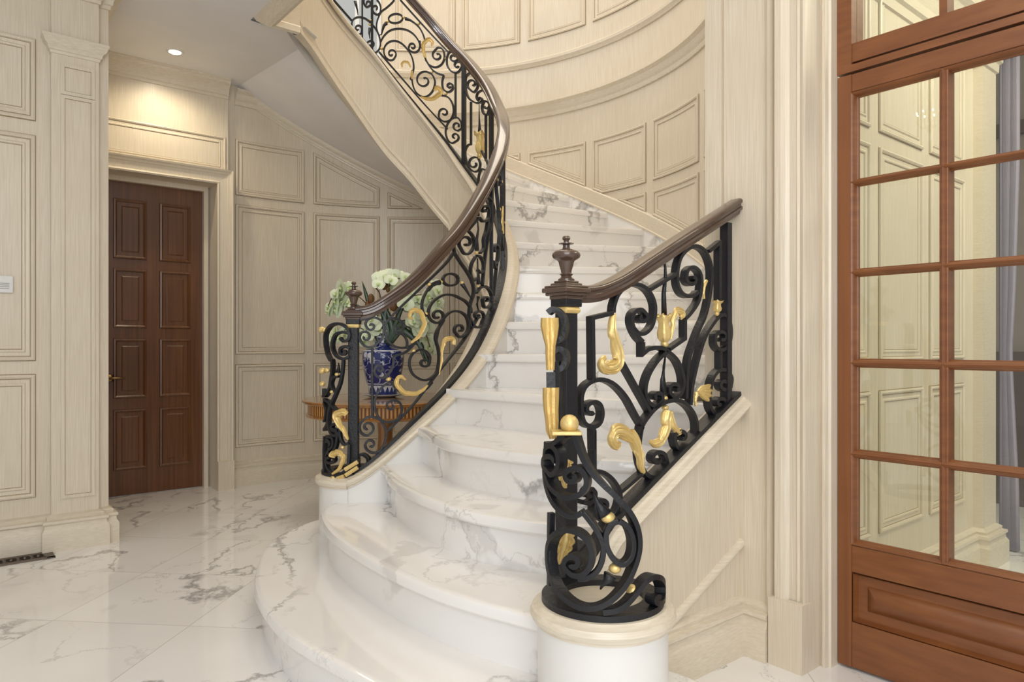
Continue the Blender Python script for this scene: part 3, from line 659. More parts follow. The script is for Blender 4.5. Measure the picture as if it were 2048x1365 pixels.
for k in range(1, 21):
    c = smooth_n(k); mb = MB()
    if k == 1: poly = c+[(1.2, 12.4), (-1, 15.0), (-3.2, 19.0), (-4.0, 21.0)]
    elif k == 2: poly = c+[(1.6, 12.2), (2.2, 13.6), (1.0, 14.2), (-1.0, 15.2), (-2.2, 17.5), (-2.8, 20.1), (-3.9, 20.3)]
    elif k == 3: poly = c+[(3.5, 13.9), (2.2, 15.2), (0, 17.5), (-1.9, 20.4), (-3.0, 20.2)]
    elif k == 4: poly = c+[(4.7, 15.2), (3.5, 16.8), (0.5, 19.5), (-1.2, 21.4), (-2.0, 20.8)]
    elif k == 5: poly = c+[(5.0, 16.2), (5.6, 18.1), (3, 19.9), (-.6, 21.9), (-1.2, 21.3)]
    else:
        nx = inset_curve(smooth_n(k+1), 0.45) if k+1 in nos else None
        if k == 6: poly = c+[outer(-22), outer(-14)]+list(reversed(nx))
        else:
            th0, th1 = 30.2+10.8*(k-11), 30.2+10.8*(k-10)
            poly = c+[outer(th0+(th1-th0)*j/4) for j in range(1, 5)]+list(reversed(nx))
    slab(mb, poly, k-TH, k, nn=len(c)); mb.build('tread', marble_s, stair, smooth=True, auto=35)
    rc = inset_curve(c, 0.17); mb = MB()
    if k == 1: rc = rc[2:-2]
    mb.grid([[(*p, k-1.0-(0 if k == 1 else 0.02)) for p in rc], [(*p, k-TH+0.01) for p in rc]]); mb.build('riser', marble_s, stair, smooth=True)
# marble skirting on the drum
mb = MB(); a0, a1, n = -42, 118, 90
mb.sweep([(*outer(a0+(a1-a0)*i/n), nose_out(a0+(a1-a0)*i/n)) for i in range(n+1)], [(0, -1.3), (0.09, -1.3), (0.09, -0.0), (0, 0)], right=False); mb.build('skirting', marble_s, stair, smooth=True, auto=40)
# inner string: wall faces, soffit, fascia mouldings, cap
def prange(a, b, st=2.0):
    n = max(2, int((b-a)/st)); return [a+(b-a)*i/n for i in range(n+1)]
zl_ = spline([68, 79, 88, 98, 107, 115, 121, 127, 135, 143, 152], [10.92, 11.95, 12.95, 13.92, 14.95, 15.82, 16.35, 16.80, 17.25, 17.44, 17.47])
zlip = lambda p: (Zb(p)-3.24-0.0*(p)) if p < 68 else zl_(p)
mb = MB(); q = prange(-93, 150)
mb.grid([[(*inner(p, 0.42), max(0, Zb(p)-3.0)) if p > -8 else (*inner(p, 0.42), 0.0) for p in q], [(*inner(p, 0.42), Zb(p)-0.2) for p in q]])
o = mb.build('inner_wall_face', white_m, stair, smooth=True, label='smooth white curved wall face beside the treads')
mb = MB()
mb.grid([[(*inner(p, -0.30), zlip(p)) if p > -8 else (*inner(p, -0.30), 0.0) for p in q], [(*inner(p, -0.30), Zb(p)-0.2) for p in q]])
pr = [(0.30, 0.42), (0.34, 0.40), (0.36, 0.28), (0.33, 0.22), (0.34, 0.10), (0.38, 0.04), (0.38, -0.10), (0.30, -0.13), (0.0, -0.06), ]
q2 = prange(-8, 150)
mb.grid([[(*inner(p, -o_), zlip(p)+z_) for o_, z_ in pr+[(-0.3, (zsof(p)-zlip(p))*0.6), (-0.5, zsof(p)-zlip(p)+0.02)]] for p in q2])
mb.grid([[(*inner(p, -0.30), Zb(p)-0.62+zz) if j in (0, 3) else (*inner(p, -0.34), Zb(p)-0.62+zz) for j, zz in enumerate((0, 0.03, 0.09, 0.12))] for p in q])
mb.build('string_fascia', cream_v, stair, smooth=True, auto=40, label='cream moulded fascia of the inner string')
mb = MB(); q3 = prange(-8, 134.4, 2.5)
def sofrow(p):
    a, b = inner(p, 0.3), outer(p); z0, z1 = zsof(p), zsof(p); return [(a[0]+(b[0]-a[0])*t/6, a[1]+(b[1]-a[1])*t/6, z0+(z1-z0)*t/6) for t in range(7)]
mb.grid([sofrow(p) for p in q3]); mb.build('soffit', ceil_m, stair, smooth=True, label='smooth grey plaster soffit under the flight')
CAPP = [(-0.42, -0.30), (-0.42, -0.26), (-0.47, -0.24), (-0.50, -0.16), (-0.47, -0.08), (-0.40, -0.05), (-0.36, -0.01), (-0.30, 0.0), (0.30, 0.0), (0.36, -0.01), (0.40, -0.05), (0.47, -0.08), (0.50, -0.16), (0.47, -0.24), (0.42, -0.26), (0.42, -0.30)]
mb = MB(); mb.grid([[(*inner(p, o_*(1.1 if o_ > 0.2 else 0.92)), Zb(p)+z_) for o_, z_ in CAPP] for p in prange(-92, 150)], caps=True); mb.build('string_cap', cream_h, stair, smooth=True, auto=35)
def arc_c(c, r, a0, a1, n=40): return [(c[0]+r*cos(rad(a0+(a1-a0)*i/n)), c[1]+r*sin(rad(a0+(a1-a0)*i/n))) for i in range(n+1)]
def pedestal(c, zt, half=False):
    if half:
        ar = arc_c(c, 1.0, 40, 271)
        mb = MB(); mb.sweep(arc_c(c, 0.98, 40, 271), [(0, 0), (0, zt-0.28)]); mb.build('newel_pedestal', white_m, stair, smooth=True, auto=40)
        mb = MB(); mb.sweep(ar, [(-0.1, zt-0.30), (0.02, zt-0.30), (0.02, zt-0.26), (0.07, zt-0.24), (0.10, zt-0.16), (0.07, zt-0.08), (0.0, zt-0.05), (-0.04, zt-0.01), (-0.1, zt)], caps=False)
        tp = arc_c(c, 0.90, 40, 271); mb.add([(*p, zt) for p in tp], [tuple(range(len(tp)))]); mb.build('pedestal_cap', cream_h, stair, smooth=True, auto=35); return
    mb = MB(); mb.lathe((c[0], c[1], 0), [(0.98, 0), (0.98, zt-0.28)], 48); mb.build('newel_pedestal', white_m, stair, smooth=True, auto=40)
    mb = MB(); mb.lathe((c[0], c[1], zt), [(0.9, -0.30), (1.02, -0.30), (1.02, -0.26), (1.07, -0.24), (1.10, -0.16), (1.07, -0.08), (1.0, -0.05), (0.96, -0.01), (0.9, 0.0), (0.02, 0.0)], 56); mb.build('pedestal_cap', cream_h, stair, smooth=True, auto=35)
ZC1, ZC2 = 2.67, 2.40
pedestal(C1, ZC1, True); pedestal(C2, ZC2)
# right curb
SN = 4.85                                    # newel position along the right line
def right_line(s, off=0.0): p = RS(s); return (p[0]+0.635*off, p[1]-0.7725*off)     # off > 0 towards the foyer
sr = [i*SN/16 for i in range(17)]
def zcap(s): 
    t = max(0, (s-3.9)/0.95); return Zp(s) if t <= 0 else Zp(3.9)-(Zp(3.9)-ZC2)*(1-(1-t)**1.6)
PB = [(0.24, -0.34), (0.24, -0.30), (0.33, -0.27), (0.38, -0.18), (0.33, -0.09), (0.25, -0.06), (0.22, -0.01), (0.18, 0.0), (-0.28, 0.0), (-0.34, -0.04), (-0.36, -0.14), (-0.30, -0.3)]
mb = MB(); mb.grid([[(*right_line(s, o_), zcap(s)+z_) for o_, z_ in PB] for s in sr], caps=True)
mb.build('curb_cap', cream_h, stair, smooth=True, auto=35)
mb = MB(); mb.grid([[(*right_line(s, 0.12), 0) for s in sr], [(*right_line(s, 0.12), zcap(s)-0.28) for s in sr]])
fw = PlaneV(RS(0)[0]*VX[0]+RS(0)[1]*VX[1]-0.12)
uw = RS(0)[0]*UX[0]+RS(0)[1]*UX[1]
mb.build('curb_wall', cream_v, stair, label='cream panelled wall under the short outer railing')
mb = MB(); mb.grid([[(*right_line(s, -0.24), 0) for s in sr], [(*right_line(s, -0.24), zcap(s)-0.2) for s in sr]]); mb.build('curb_wall', white_m, stair, label='white inner face of the outer curb')
# sloping moulding across that wall, and its base
mb = MB(); zm = lambda s: 2.18-0.47*s
mb.grid([[(*right_line(s, 0.12+o_), zm(s)+z_) for o_, z_ in ((0, 0.10), (0.05, 0.09), (0.09, 0.04), (0.11, -0.02), (0.06, -0.09), (0.0, -0.11))] for s in sr[:15]]); mb.build('moulding', cream_h, stair, smooth=True)
mb = MB(); mb.sweep([right_line(s, 0.12) for s in (SN-0.6, 0)]+[XY(WU, vC0+0.05)], BASE, right=True); S(mb, 'baseboard_front', cream_h, smooth=True, auto=35)
# ================================================================ BALUSTRADES
# ironwork drawings: strokes given in enlarged views of the railing (origin x, origin y, enlargement)
V = {'A': (1040, 380, 2.844), 'B': (1040, 800, 2.416), 'C': (1080, 600, 4.55), 'D': (1080, 860, 3.4115), 'E': (600, 530, 6.4), 'F': (590, 700, 6.203),
     'G': (840, 300, 4.014), 'H': (820, 640, 6.825), 'J': (640, 0, 8.533), 'K': (640, 0, 3.412), 'M': (860, 120, 4.875), 'Z': (580, 520, 2.844), 'Q': (640, 640, 4.015), 'X': (0, 0, 1)}
def vp(v, pts): x0, y0, s = V[v]; return [(x0+x/s, y0+y/s) for x, y in pts]
def curl(c, p, turns, ccw, r1=0.22, n=22):
    """spiral from p round c; ccw as seen in the drawing"""
    a0 = atan2(p[1]-c[1], p[0]-c[0]); r0 = hypot(p[0]-c[0], p[1]-c[1]); out = []; n = max(8, int(n*turns))
    for i in range(1, n+1):
        t = i/n; a = a0+(-1 if ccw else 1)*2*pi*turns*t; r = r0*(1-t)+r0*r1*t; out.append((c[0]+r*cos(a), c[1]+r*sin(a)))
    return out
def stroke(v, pts, end=None, start=None, sharp=False):
    """pts smoothed; end/start = (cx, cy, turns, 'cw'|'ccw')"""
    p = list(pts) if sharp else [tuple(q) for q in cat(pts, 5)]
    if end: p = p+curl(end[:2], p[-1], end[2], end[3] == 'ccw')
    if start: p = list(reversed(curl(start[:2], p[0], start[2], start[3] == 'ccw')))+p
    return vp(v, p)
# surfaces: ray of a drawing point -> point on the railing surface, with the surface normal
class RightPlane:
    nrm = Vector((0.635, -0.7725, 0))
    def at(f, px, py):
        k = (px-1024)/F; p0 = RS(0); vv = p0[0]*VX[0]+p0[1]*VX[1]; t = vv/(k*VX[0]+VX[1]); return Vector((k*t, t, HC+(HZ-py)/F*t)), f.nrm
class InnerString:
    def __init__(f, back): 
        f.t = [(p*0.5) for p in range(-190, 320)]; pts = [inner(p) for p in f.t]; px = [1024+F*x/y for x, y in pts]; it = max(range(len(px)), key=lambda i: px[i])
        if back: f.tab = [(px[i], f.t[i]) for i in range(len(px)-1, it-1, -1)]
        else:
            lo = min(range(0, it), key=lambda i: px[i]); f.tab = [(px[i], f.t[i]) for i in range(lo, it+1)]
    def at(f, px, py):
        tb = f.tab; a = b = None
        if px <= tb[0][0]: ph = tb[0][1]
        elif px >= tb[-1][0]: ph = tb[-1][1]
        else:
            lo, hi = 0, len(tb)-1
            while hi-lo > 1:
                m_ = (lo+hi)//2
                if tb[m_][0] < px: lo = m_
                else: hi = m_
            q = (px-tb[lo][0])/max(1e-6, tb[hi][0]-tb[lo][0]); ph = tb[lo][1]+(tb[hi][1]-tb[lo][1])*q
        x, y = inner(ph); return Vector((x, y, HC+(HZ-py)/F*y)), Vector((cos(rad(ph)), sin(rad(ph)), 0))
class Drum:                                    # upright scroll panel curling round a pedestal
    def __init__(f, c, r): f.c, f.r = c, r
    def at(f, px, py):
        k = (px-1024)/F; a = 1+k*k; b = -2*(k*f.c[0]+f.c[1]); c = f.c[0]**2+f.c[1]**2-f.r**2; D = b*b-4*a*c
        if D < 0:
            t = -b/(2*a); q = Vector((k*t-f.c[0], t-f.c[1])).normalized()*f.r; x, y = f.c[0]+q[0], f.c[1]+q[1]
        else: y = (-b-sqrt(D))/(2*a); x = k*y
        return Vector((x, y, HC+(HZ-py)/F*y)), Vector((x-f.c[0], y-f.c[1], 0)).normalized()
def bar(mb, pts, nrms, th, wd, m=0):
    """flat bar: th in the surface, wd across it; square mitres"""
    P = [pts[0]]; Nn = [nrms[0]]
    for p, q in zip(pts[1:], nrms[1:]):
        if (p-P[-1]).length > 0.012: P.append(p); Nn.append(q)
    if len(P) < 2: return
    rows = []; n = len(P)
    for i in range(n):
        a = (P[i]-P[i-1]).normalized() if i > 0 else None; b = (P[i+1]-P[i]).normalized() if i < n-1 else None
        a = a or b; b = b or a; w_ = Nn[i]; s1 = a.cross(w_); s2 = b.cross(w_)
        if s1.length < 1e-4 or s2.length < 1e-4: s1 = s2 = Vector((0, 0, 1))
        s1.normalize(); s2.normalize(); s = s1+s2
        if s.length < 1e-3: s = s1
        s.normalize(); k = 1/max(0.45, s.dot(s1)); h = th/2*k; g = wd/2
        rows.append([P[i]+s*h+w_*g, P[i]-s*h+w_*g, P[i]-s*h-w_*g, P[i]+s*h-w_*g])
    mb.grid(rows, close_u=True, m=m, caps=True)
def iron_part(parent, surf, strokes, th, wd, name='scroll', off=0.0, lab=None):
    mb = MB()
    for st in strokes:
        q = [surf.at(*p) for p in st]; bar(mb, [a+b*off for a, b in q], [b for a, b in q], th, wd)
    return mb.build(name, iron, parent, bevel=0.012, label=lab)
def dart(parent, surf, pts, r0, r1, mt=None, name='spike'):
    mb = MB(); q = [surf.at(*p)[0] for p in pts]; n = len(q)
    rs = [r0+(r1-r0)*(i/(n-1))**1.4 for i in range(n)]; mb.tube(q, rs, 8); return mb.build(name, mt or iron, parent, smooth=True)
def bead(parent, surf, px, py, r, sz=0.8, off=0.0):
    p, nn = surf.at(px, py); p = p+nn*off; mb = MB(); mb.ball(p, r, 14, sz=sz); return mb.build('gilded_bead', gold, parent, smooth=True, label='gilded bead')
def leaf(parent, surf, pts, w, off=0.06, cup=0.5, lobes=4, name='gilded_leaf', thick=0.03, lift=None):
    """acanthus leaf: ridged blade swept along pts (drawing px), half widths from w(t) in units"""
    q = [surf.at(*p) for p in cat(pts, 6)]; n = len(q); P = [a+b*off for a, b in q]
    if lift: P = [p+q[i][1]*lift(i/(n-1)) for i, p in enumerate(P)]
    front = []; K = 13
    for i in range(n):
        t = i/(n-1); d = (P[min(i+1, n-1)]-P[max(i-1, 0)]).normalized(); nn = q[i][1]; s = d.cross(nn).normalized()
        b_ = w(t); saw = (t*lobes) % 1.0; env = 0.72+0.48*(saw**0.6 if saw < 0.86 else (1-saw)/0.14*0.91); env2 = 0.72+0.30*abs(sin(pi*(lobes*t+0.3)))
        row, brow = [], []
        for j in range(K):
            u_ = -1+2*j/(K-1); hw = b_*(env if u_ > 0 else env2)
            ridge = (0.16 if j % 2 else 0.0)*b_+cup*b_*(1-u_*u_)*0.6+(0.14*b_ if j == K//2 else 0)+0.10*b_*sin(2*pi*(lobes*t-0.6*abs(u_)))*abs(u_)
            row.append(P[i]+s*hw*u_+nn*ridge); brow.append(P[i]+s*hw*u_*0.97+nn*(ridge-thick))
        front.append(row+list(reversed(brow)))
    mb = MB(); mb.grid(front, close_u=True, caps=True); return mb.build(name, gold, parent, smooth=True, auto=45, label='gilded acanthus leaf')
def lw(a, b, c): return lambda t: a*(1-t)**2+2*b*t*(1-t)+c*t*t
def tulip(parent, surf, base, tip, wd, lips=True, off=0.0):
    """gilded flower cup along base->tip with flaring petals"""
    b, nn = surf.at(*base); t_, _ = surf.at(*tip); d = (t_-b); L = d.length; d = d.normalized(); s = d.cross(nn).normalized(); b = b+nn*off
    mb = MB(); prof = [(0.0, 0.25), (0.08, 0.55), (0.2, 0.8), (0.38, 0.86), (0.55, 0.70), (0.72, 0.62), (0.88, 0.82), (1.0, 1.15)]; n = 20; rows = []
    for z, r in prof:
        rows.append([b+d*L*(z+(0.09*cos(5*2*pi*j/n) if z > 0.9 else 0))+(s*cos(2*pi*j/n)+nn*sin(2*pi*j/n))*r*wd/2*(1+0.10*cos(5*2*pi*j/n)) for j in range(n)])
    for z, r in reversed(prof[2:]):
        rows.append([b+d*L*(z*0.98+0.02)+(s*cos(2*pi*j/n)+nn*sin(2*pi*j/n))*r*0.86*wd/2*(1+0.10*cos(5*2*pi*j/n)) for j in range(n)])
    mb.grid(rows, close_u=True, caps=True); mb.ball(b-d*0.02, wd*0.25, 10); return mb.build('gilded_flower', gold, parent, smooth=True, label='gilded flower cup')
def handrail(parent, path, w_, h_, nm='handrail'):
    """moulded rail; path = [(x,y,z top)]"""
    prof = [(-0.30, -1.0), (-0.34, -0.80), (-0.5, -0.72), (-0.5, -0.56), (-0.40, -0.50), (-0.40, -0.36), (-0.5, -0.28), (-0.5, -0.14), (-0.42, -0.05), (-0.25, 0.0), (0.25, 0.0), (0.42, -0.05), (0.5, -0.14), (0.5, -0.28), (0.40, -0.36), (0.40, -0.50), (0.5, -0.56), (0.5, -0.72), (0.34, -0.80), (0.30, -1.0)]
    rows = []; n = len(path)
    for i in range(n):
        a, b = Vector(path[max(0, i-1)]), Vector(path[min(n-1, i+1)]); d = (b-a).normalized(); s = Vector((d[1], -d[0], 0)).normalized(); up = s.cross(d)
        rows.append([Vector(path[i])+s*w_*o_+up*h_*z_ for o_, z_ in prof])
    mb = MB(); mb.grid(rows, close_u=True, caps=True); return mb.build(nm, rail_m, parent, smooth=True, auto=50)
def newel(parent, x, y, z0, zr, sc_=1.0, rot=0.0):
    c_, s_ = cos(rot), sin(rot)
    def sq(mb, r, z, zz): mb.box((x-r*c_+r*s_, y-r*s_-r*c_, z), (2*r*c_, 2*r*s_, 0), (-2*r*s_, 2*r*c_, 0), (0, 0, zz-z))
    mb = MB(); sq(mb, 0.135, z0, zr-0.30); sq(mb, 0.165, z0, z0+0.55); nw = mb.build('newel_post', iron, parent, bevel=0.02)
    mb = MB(); sq(mb, 0.185, zr-0.36, zr-0.22); mb.build('capital', iron, nw, bevel=0.015)
    mb = MB(); sq(mb, 0.165, zr-0.47, zr-0.355); sq(mb, 0.175, zr-0.455, zr-0.38); mb.build('gilded_collar', gold, nw, bevel=0.03, label='gilded collar')
    mb = MB()
    for r, a, b in ((0.20, -0.24, -0.17), (0.25, -0.18, -0.12), (0.29, -0.13, -0.05), (0.26, -0.06, -0.01), (0.19, -0.02, 0.03), (0.15, 0.03, 0.07)): sq(mb, r, zr+a, zr+b)
    mb.build('newel_cap', rail_m, nw, bevel=0.02)
    mb = MB(); mb.lathe((x, y, zr+0.07), [(0.135, 0), (0.135, 0.03), (0.10, 0.05), (0.085, 0.08), (0.115, 0.105), (0.085, 0.13), (0.09, 0.17), (0.115, 0.25), (0.125, 0.30), (0.14, 0.33), (0.19, 0.355), (0.225, 0.385), (0.235, 0.42), (0.225, 0.455), (0.185, 0.49), (0.12, 0.515), (0.065, 0.53), (0.055, 0.57), (0.06, 0.59), (0.125, 0.605), (0.125, 0.618), (0.045, 0.63), (0.042, 0.66), (0.068, 0.69), (0.062, 0.725), (0.035, 0.742), (0.01, 0.747)], 28)
    mb.build('finial', rail_m, nw, smooth=True, auto=50); return nw
# ---------------------------------------------------------------- outer (right) balustrade
rp = RightPlane(); nx_, ny_ = RS(SN)
rb = thing('stair_balustrade', (nx_, ny_, 2.4), 'short black scrollwork balustrade with gilded leaves ending at the right-hand wall', 'stair railing')
newel(rb, nx_, ny_, 2.35, 7.25, rot=atan2(UX[1], UX[0]))
def rz(px, py): return rp.at(px, py)[0]
hp = [(1146, 571), (1165, 572), (1182, 571), (1205, 564), (1238, 548), (1286, 517), (1356, 471), (1427, 426), (1478, 393), (1486, 388)]
hp = [rz(*p) for p in cat(hp, 4)]; 
handrail(rb, hp, 0.36, 0.29)
mb = MB(); q = [Vector((*RS(s), zcap(s)+0.05)) for s in [i*SN/20 for i in range(21)]]
bar(mb, q, [rp.nrm]*len(q), 0.09, 0.30); mb.build('base_rail', iron, rb, bevel=0.01)
TR, WR = 0.076, 0.16
R_ = [
 [stroke('C', [(645, 122), (459, 166), (466, 735)], sharp=True)],
 [stroke('A', [(519, 700), (524, 655), (547, 595), (590, 552), (640, 538), (695, 555), (735, 600), (755, 660), (752, 725), (735, 780), (700, 815), (665, 818), (636, 790)])],
 [stroke('C', [(915, 385), (870, 335), (835, 270), (815, 200), (822, 140), (858, 98), (905, 95), (940, 130)], (908, 165, 0.85, 'cw')), stroke('C', [(915, 385), (916, 490), (960, 452), (1020, 436), (1080, 436), (1140, 465)], sharp=True)],
 [stroke('A', [(838, 908), (870, 885), (926, 847), (926, 735)], sharp=True), stroke('A', [(926, 735), (960, 700), (1000, 640), (1015, 580), (1020, 520), (1008, 468), (975, 442), (942, 458), (932, 500)], (968, 510, 0.8, 'ccw'))],
 [stroke('A', [(1000, 580), (980, 600), (945, 606), (910, 590), (888, 550), (882, 500), (886, 440), (905, 380), (945, 337), (990, 322), (1035, 345), (1065, 400), (1078, 470), (1073, 560), (1060, 640), (1040, 720), (1005, 800), (975, 880), (950, 960), (938, 1060), (933, 1190)])],
 [stroke('A', [(725, 570), (885, 475)], sharp=True)],
 [stroke('A', [(1062, 352), (1124, 302), (1124, 640)], sharp=True)],
 [stroke('A', [(958, 1225), (965, 1130), (985, 1030), (1010, 930), (1040, 840), (1080, 770), (1120, 722), (1150, 714), (1178, 745), (1188, 800), (1182, 860), (1155, 903), (1120, 910), (1098, 880), (1096, 838)], (1135, 840, 0.9, 'cw'))],
 [stroke('A', [(1128, 912), (1128, 1025)], sharp=True)],
 [stroke('A', [(1185, 1120), (1190, 1070), (1165, 1032), (1125, 1025), (1090, 1060), (1072, 1120), (1065, 1190), (1075, 1250), (1110, 1285), (1148, 1265), (1156, 1225)], (1125, 1212, 0.9, 'ccw'), (1150, 1105, 0.9, 'cw'))],
 [stroke('A', [(824, 918), (770, 970), (725, 1040), (702, 1110), (702, 1170), (725, 1215), (760, 1230), (788, 1205)], (766, 1178, 0.8, 'ccw'))],
 [stroke('A', [(826, 918), (880, 970), (910, 1040), (917, 1110), (900, 1160), (868, 1182), (842, 1158)], (870, 1130, 0.8, 'cw'))],
 [stroke('A', [(565, 970), (737, 1278)], sharp=True)],
 [stroke('B', [(577, 128), (600, 90), (645, 38), (700, 8), (760, 4), (810, 40), (840, 100), (840, 170), (818, 220), (785, 240), (748, 228), (735, 188)], (770, 178, 0.8, 'cw')), stroke('B', [(577, 128), (566, 210), (570, 290), (592, 350), (630, 374), (672, 356), (697, 310), (690, 268)], (655, 285, 0.9, 'ccw'))],
 [stroke('C', [(915, 1150), (850, 1040), (780, 910), (710, 820), (640, 760), (560, 728), (490, 730), (430, 755), (385, 800), (360, 870), (357, 950), (362, 1050), (385, 1120), (435, 1150), (490, 1148), (532, 1105), (547, 1030), (530, 960), (488, 930), (440, 938)], (455, 1005, 0.6, 'ccw')), stroke('C', [(915, 1150), (880, 1230), (868, 1330)])],
 [stroke('C', [(468, 1165), (472, 1365)], sharp=True), stroke('D', [(355, 0), (356, 285)], sharp=True)],
 [stroke('D', [(356, 285), (400, 285), (450, 310), (495, 355), (528, 415), (532, 470), (515, 540), (480, 595), (430, 612), (382, 598), (356, 560), (362, 510), (395, 478)], (415, 520, 0.55, 'cw'))],
 [stroke('D', [(540, 418), (690, 292)], sharp=True)],
 [stroke('D', [(275, 490), (318, 498), (352, 470), (360, 430), (340, 402)], (325, 435, 0.7, 'ccw'))],
]
for st in R_: iron_part(rb, rp, st, TR, WR)
mb = MB(); x0, y0 = RS(0.33); z0_, z1_ = zcap(0.33), rz(1455, 447)[2]
mb.box((x0-0.075*UX[0]-0.1*VX[0], y0-.075*UX[1]-.1*VX[1], z0_), (UX[0]*.15, UX[1]*.15, 0), (VX[0]*.2, VX[1]*.2, 0), (0, 0, z1_-z0_)); mb.build('end_post', iron, rb, bevel=0.012)
dart(rb, rp, vp('A', [(820, 408), (826, 440), (827, 500), (817, 590), (820, 715)]), 0.02, 0.055)
dart(rb, rp, vp('A', [(826, 948), (818, 1010), (812, 1080), (815, 1160)]), 0.015, 0.075)
tulip(rb, rp, vp('A', [(822, 872)])[0], vp('A', [(818, 715)])[0], 0.30)
leaf(rb, rp, vp('A', [(835, 850), (845, 780), (850, 730), (865, 695), (890, 690), (905, 712), (890, 728)]), lw(0.03, 0.11, 0.05), off=0.1)
leaf(rb, rp, vp('C', [(652, 125), (640, 200), (640, 300), (665, 400), (690, 480), (690, 560), (655, 610), (600, 625), (555, 600), (545, 555), (575, 530)]), lw(0.05, 0.23, 0.06), off=0.06)
leaf(rb, rp, vp('D', [(690, 292), (668, 230), (655, 160), (640, 100), (600, 50), (555, 15), (505, 10), (475, 45), (490, 90), (525, 105)]), lw(0.05, 0.22, 0.07), off=0.07)
leaf(rb, rp, vp('B', [(702, 52), (695, 90), (692, 140), (672, 190), (640, 212), (615, 200)]), lw(0.13, 0.17, 0.03), off=0.06, lobes=3)
leaf(rb, rp, vp('B', [(712, 60), (722, 100), (735, 135), (755, 155), (768, 145)]), lw(0.08, 0.10, 0.04), off=0.06, lobes=2)
tulip(rb, rp, vp('A', [(1108, 700)])[0], vp('A', [(1112, 635)])[0], 0.20, off=0.05)
leaf(rb, rp, vp('A', [(1060, 515), (1045, 550), (1040, 590), (1045, 620)]), lw(0.03, 0.05, 0.02), off=0.02)
for a in (-0.5, -0.1, 0.3, 0.7):
    c = vp('A', [(1000, 1150)])[0]; L_ = 27
    leaf(rb, rp, [(c[0]+L_*t*cos(a), c[1]+L_*t*sin(a)-7*t*(1-t)) for t in (0, .25, .5, .75, 1)], lw(0.03, 0.10, 0.03), off=0.07, lobes=1)
leaf(rb, rp, vp('A', [(990, 1150), (983, 1190), (985, 1230)]), lw(0.05, 0.04, 0.02), off=0.07)
for x, y, r in ((823, 883, 0.065), (823, 1186, 0.065), (825, 1240, 0.07)): bead(rb, rp, *vp('A', [(x, y)])[0], r)
# scroll panel standing on the round pedestal
dr = Drum(C2, 0.86)
mb = MB(); mb.lathe((C2[0], C2[1], ZC2), [(0.92, 0), (0.92, 0.09), (0.62, 0.09), (0.62, 0.0), (0.92, 0)], 56, caps=False); mb.build('base_rail', iron, rb, smooth=True, auto=40)
W_ = [
 [stroke('D', [(250, 38), (272, 110), (305, 200), (360, 290), (430, 370), (510, 450), (580, 530), (632, 620), (658, 720), (658, 820), (630, 930), (580, 1040), (510, 1130), (430, 1190), (340, 1212), (250, 1190), (170, 1130), (110, 1040), (80, 930), (76, 820), (98, 740), (150, 692), (220, 682), (290, 710), (340, 770), (360, 850), (345, 930), (300, 982), (240, 985), (198, 948)], (240, 905, 1.1, 'cw'))],
 [stroke('D', [(190, 38), (150, 62), (120, 90), (85, 105), (60, 95)])],
 [stroke('D', [(62, 130), (55, 220), (58, 330), (80, 430), (120, 510), (180, 568), (245, 588), (300, 556)]), stroke('D', [(300, 556), (350, 622), (400, 700), (430, 790), (425, 880), (390, 960), (330, 1005), (270, 1012)])],
 [stroke('D', [(62, 130), (100, 108), (138, 150), (148, 225), (130, 285), (100, 305), (75, 275)], (98, 215, 0.7, 'cw'))],
 [stroke('D', [(62, 300), (90, 380), (150, 440), (220, 458), (288, 432), (325, 370), (315, 300), (270, 258), (220, 268)], (235, 318, 0.9, 'ccw'))],
 [stroke('D', [(530, 618), (590, 660), (622, 760), (610, 860), (560, 912), (500, 880), (458, 800), (450, 705), (480, 640), (530, 618)])],
 [stroke('D', [(430, 1238), (510, 1225), (580, 1180), (640, 1110), (700, 1030), (760, 998), (808, 1022), (822, 1090), (815, 1160)], (780, 1150, 0.9, 'cw'))],
]
for st in W_: iron_part(rb, dr, st, 0.078, 0.17, name='volute_scroll')
iron_part(rb, dr, [stroke('D', [(76, 565), (74, 700), (76, 900), (72, 1060)], sharp=True)], 0.09, 0.10, name='volute_scroll')
dart(rb, dr, vp('D', [(365, 435), (385, 480), (410, 530), (445, 580)]), 0.015, 0.11)
dart(rb, dr, vp('D', [(412, 1090), (425, 1060), (455, 1040), (480, 990)]), 0.012, 0.10)
bead(rb, dr, *vp('D', [(463, 598)])[0], 0.105); bead(rb, dr, *vp('D', [(511, 946)])[0], 0.09); bead(rb, dr, *vp('D', [(648, 1102)])[0], 0.10, off=-0.05)
# ball on a gilded plate in front of the newel
p, nn = dr.at(*vp('D', [(195, 18)])[0]); mb = MB(); mb.box(p-Vector((0.25, 0.22, 0.02)), (0.42, 0, 0), (0, 0.36, 0), (0, 0, 0.05)); mb.build('gilded_plate', gold, rb, bevel=0.015, label='gilded square plate')
p2, nn = dr.at(*vp('C', [(268, 1130)])[0]); mb = MB(); mb.ball(p2, 0.135, 18, sz=1.0); mb.build('gilded_ball', gold, rb, smooth=True, label='gilded ball')
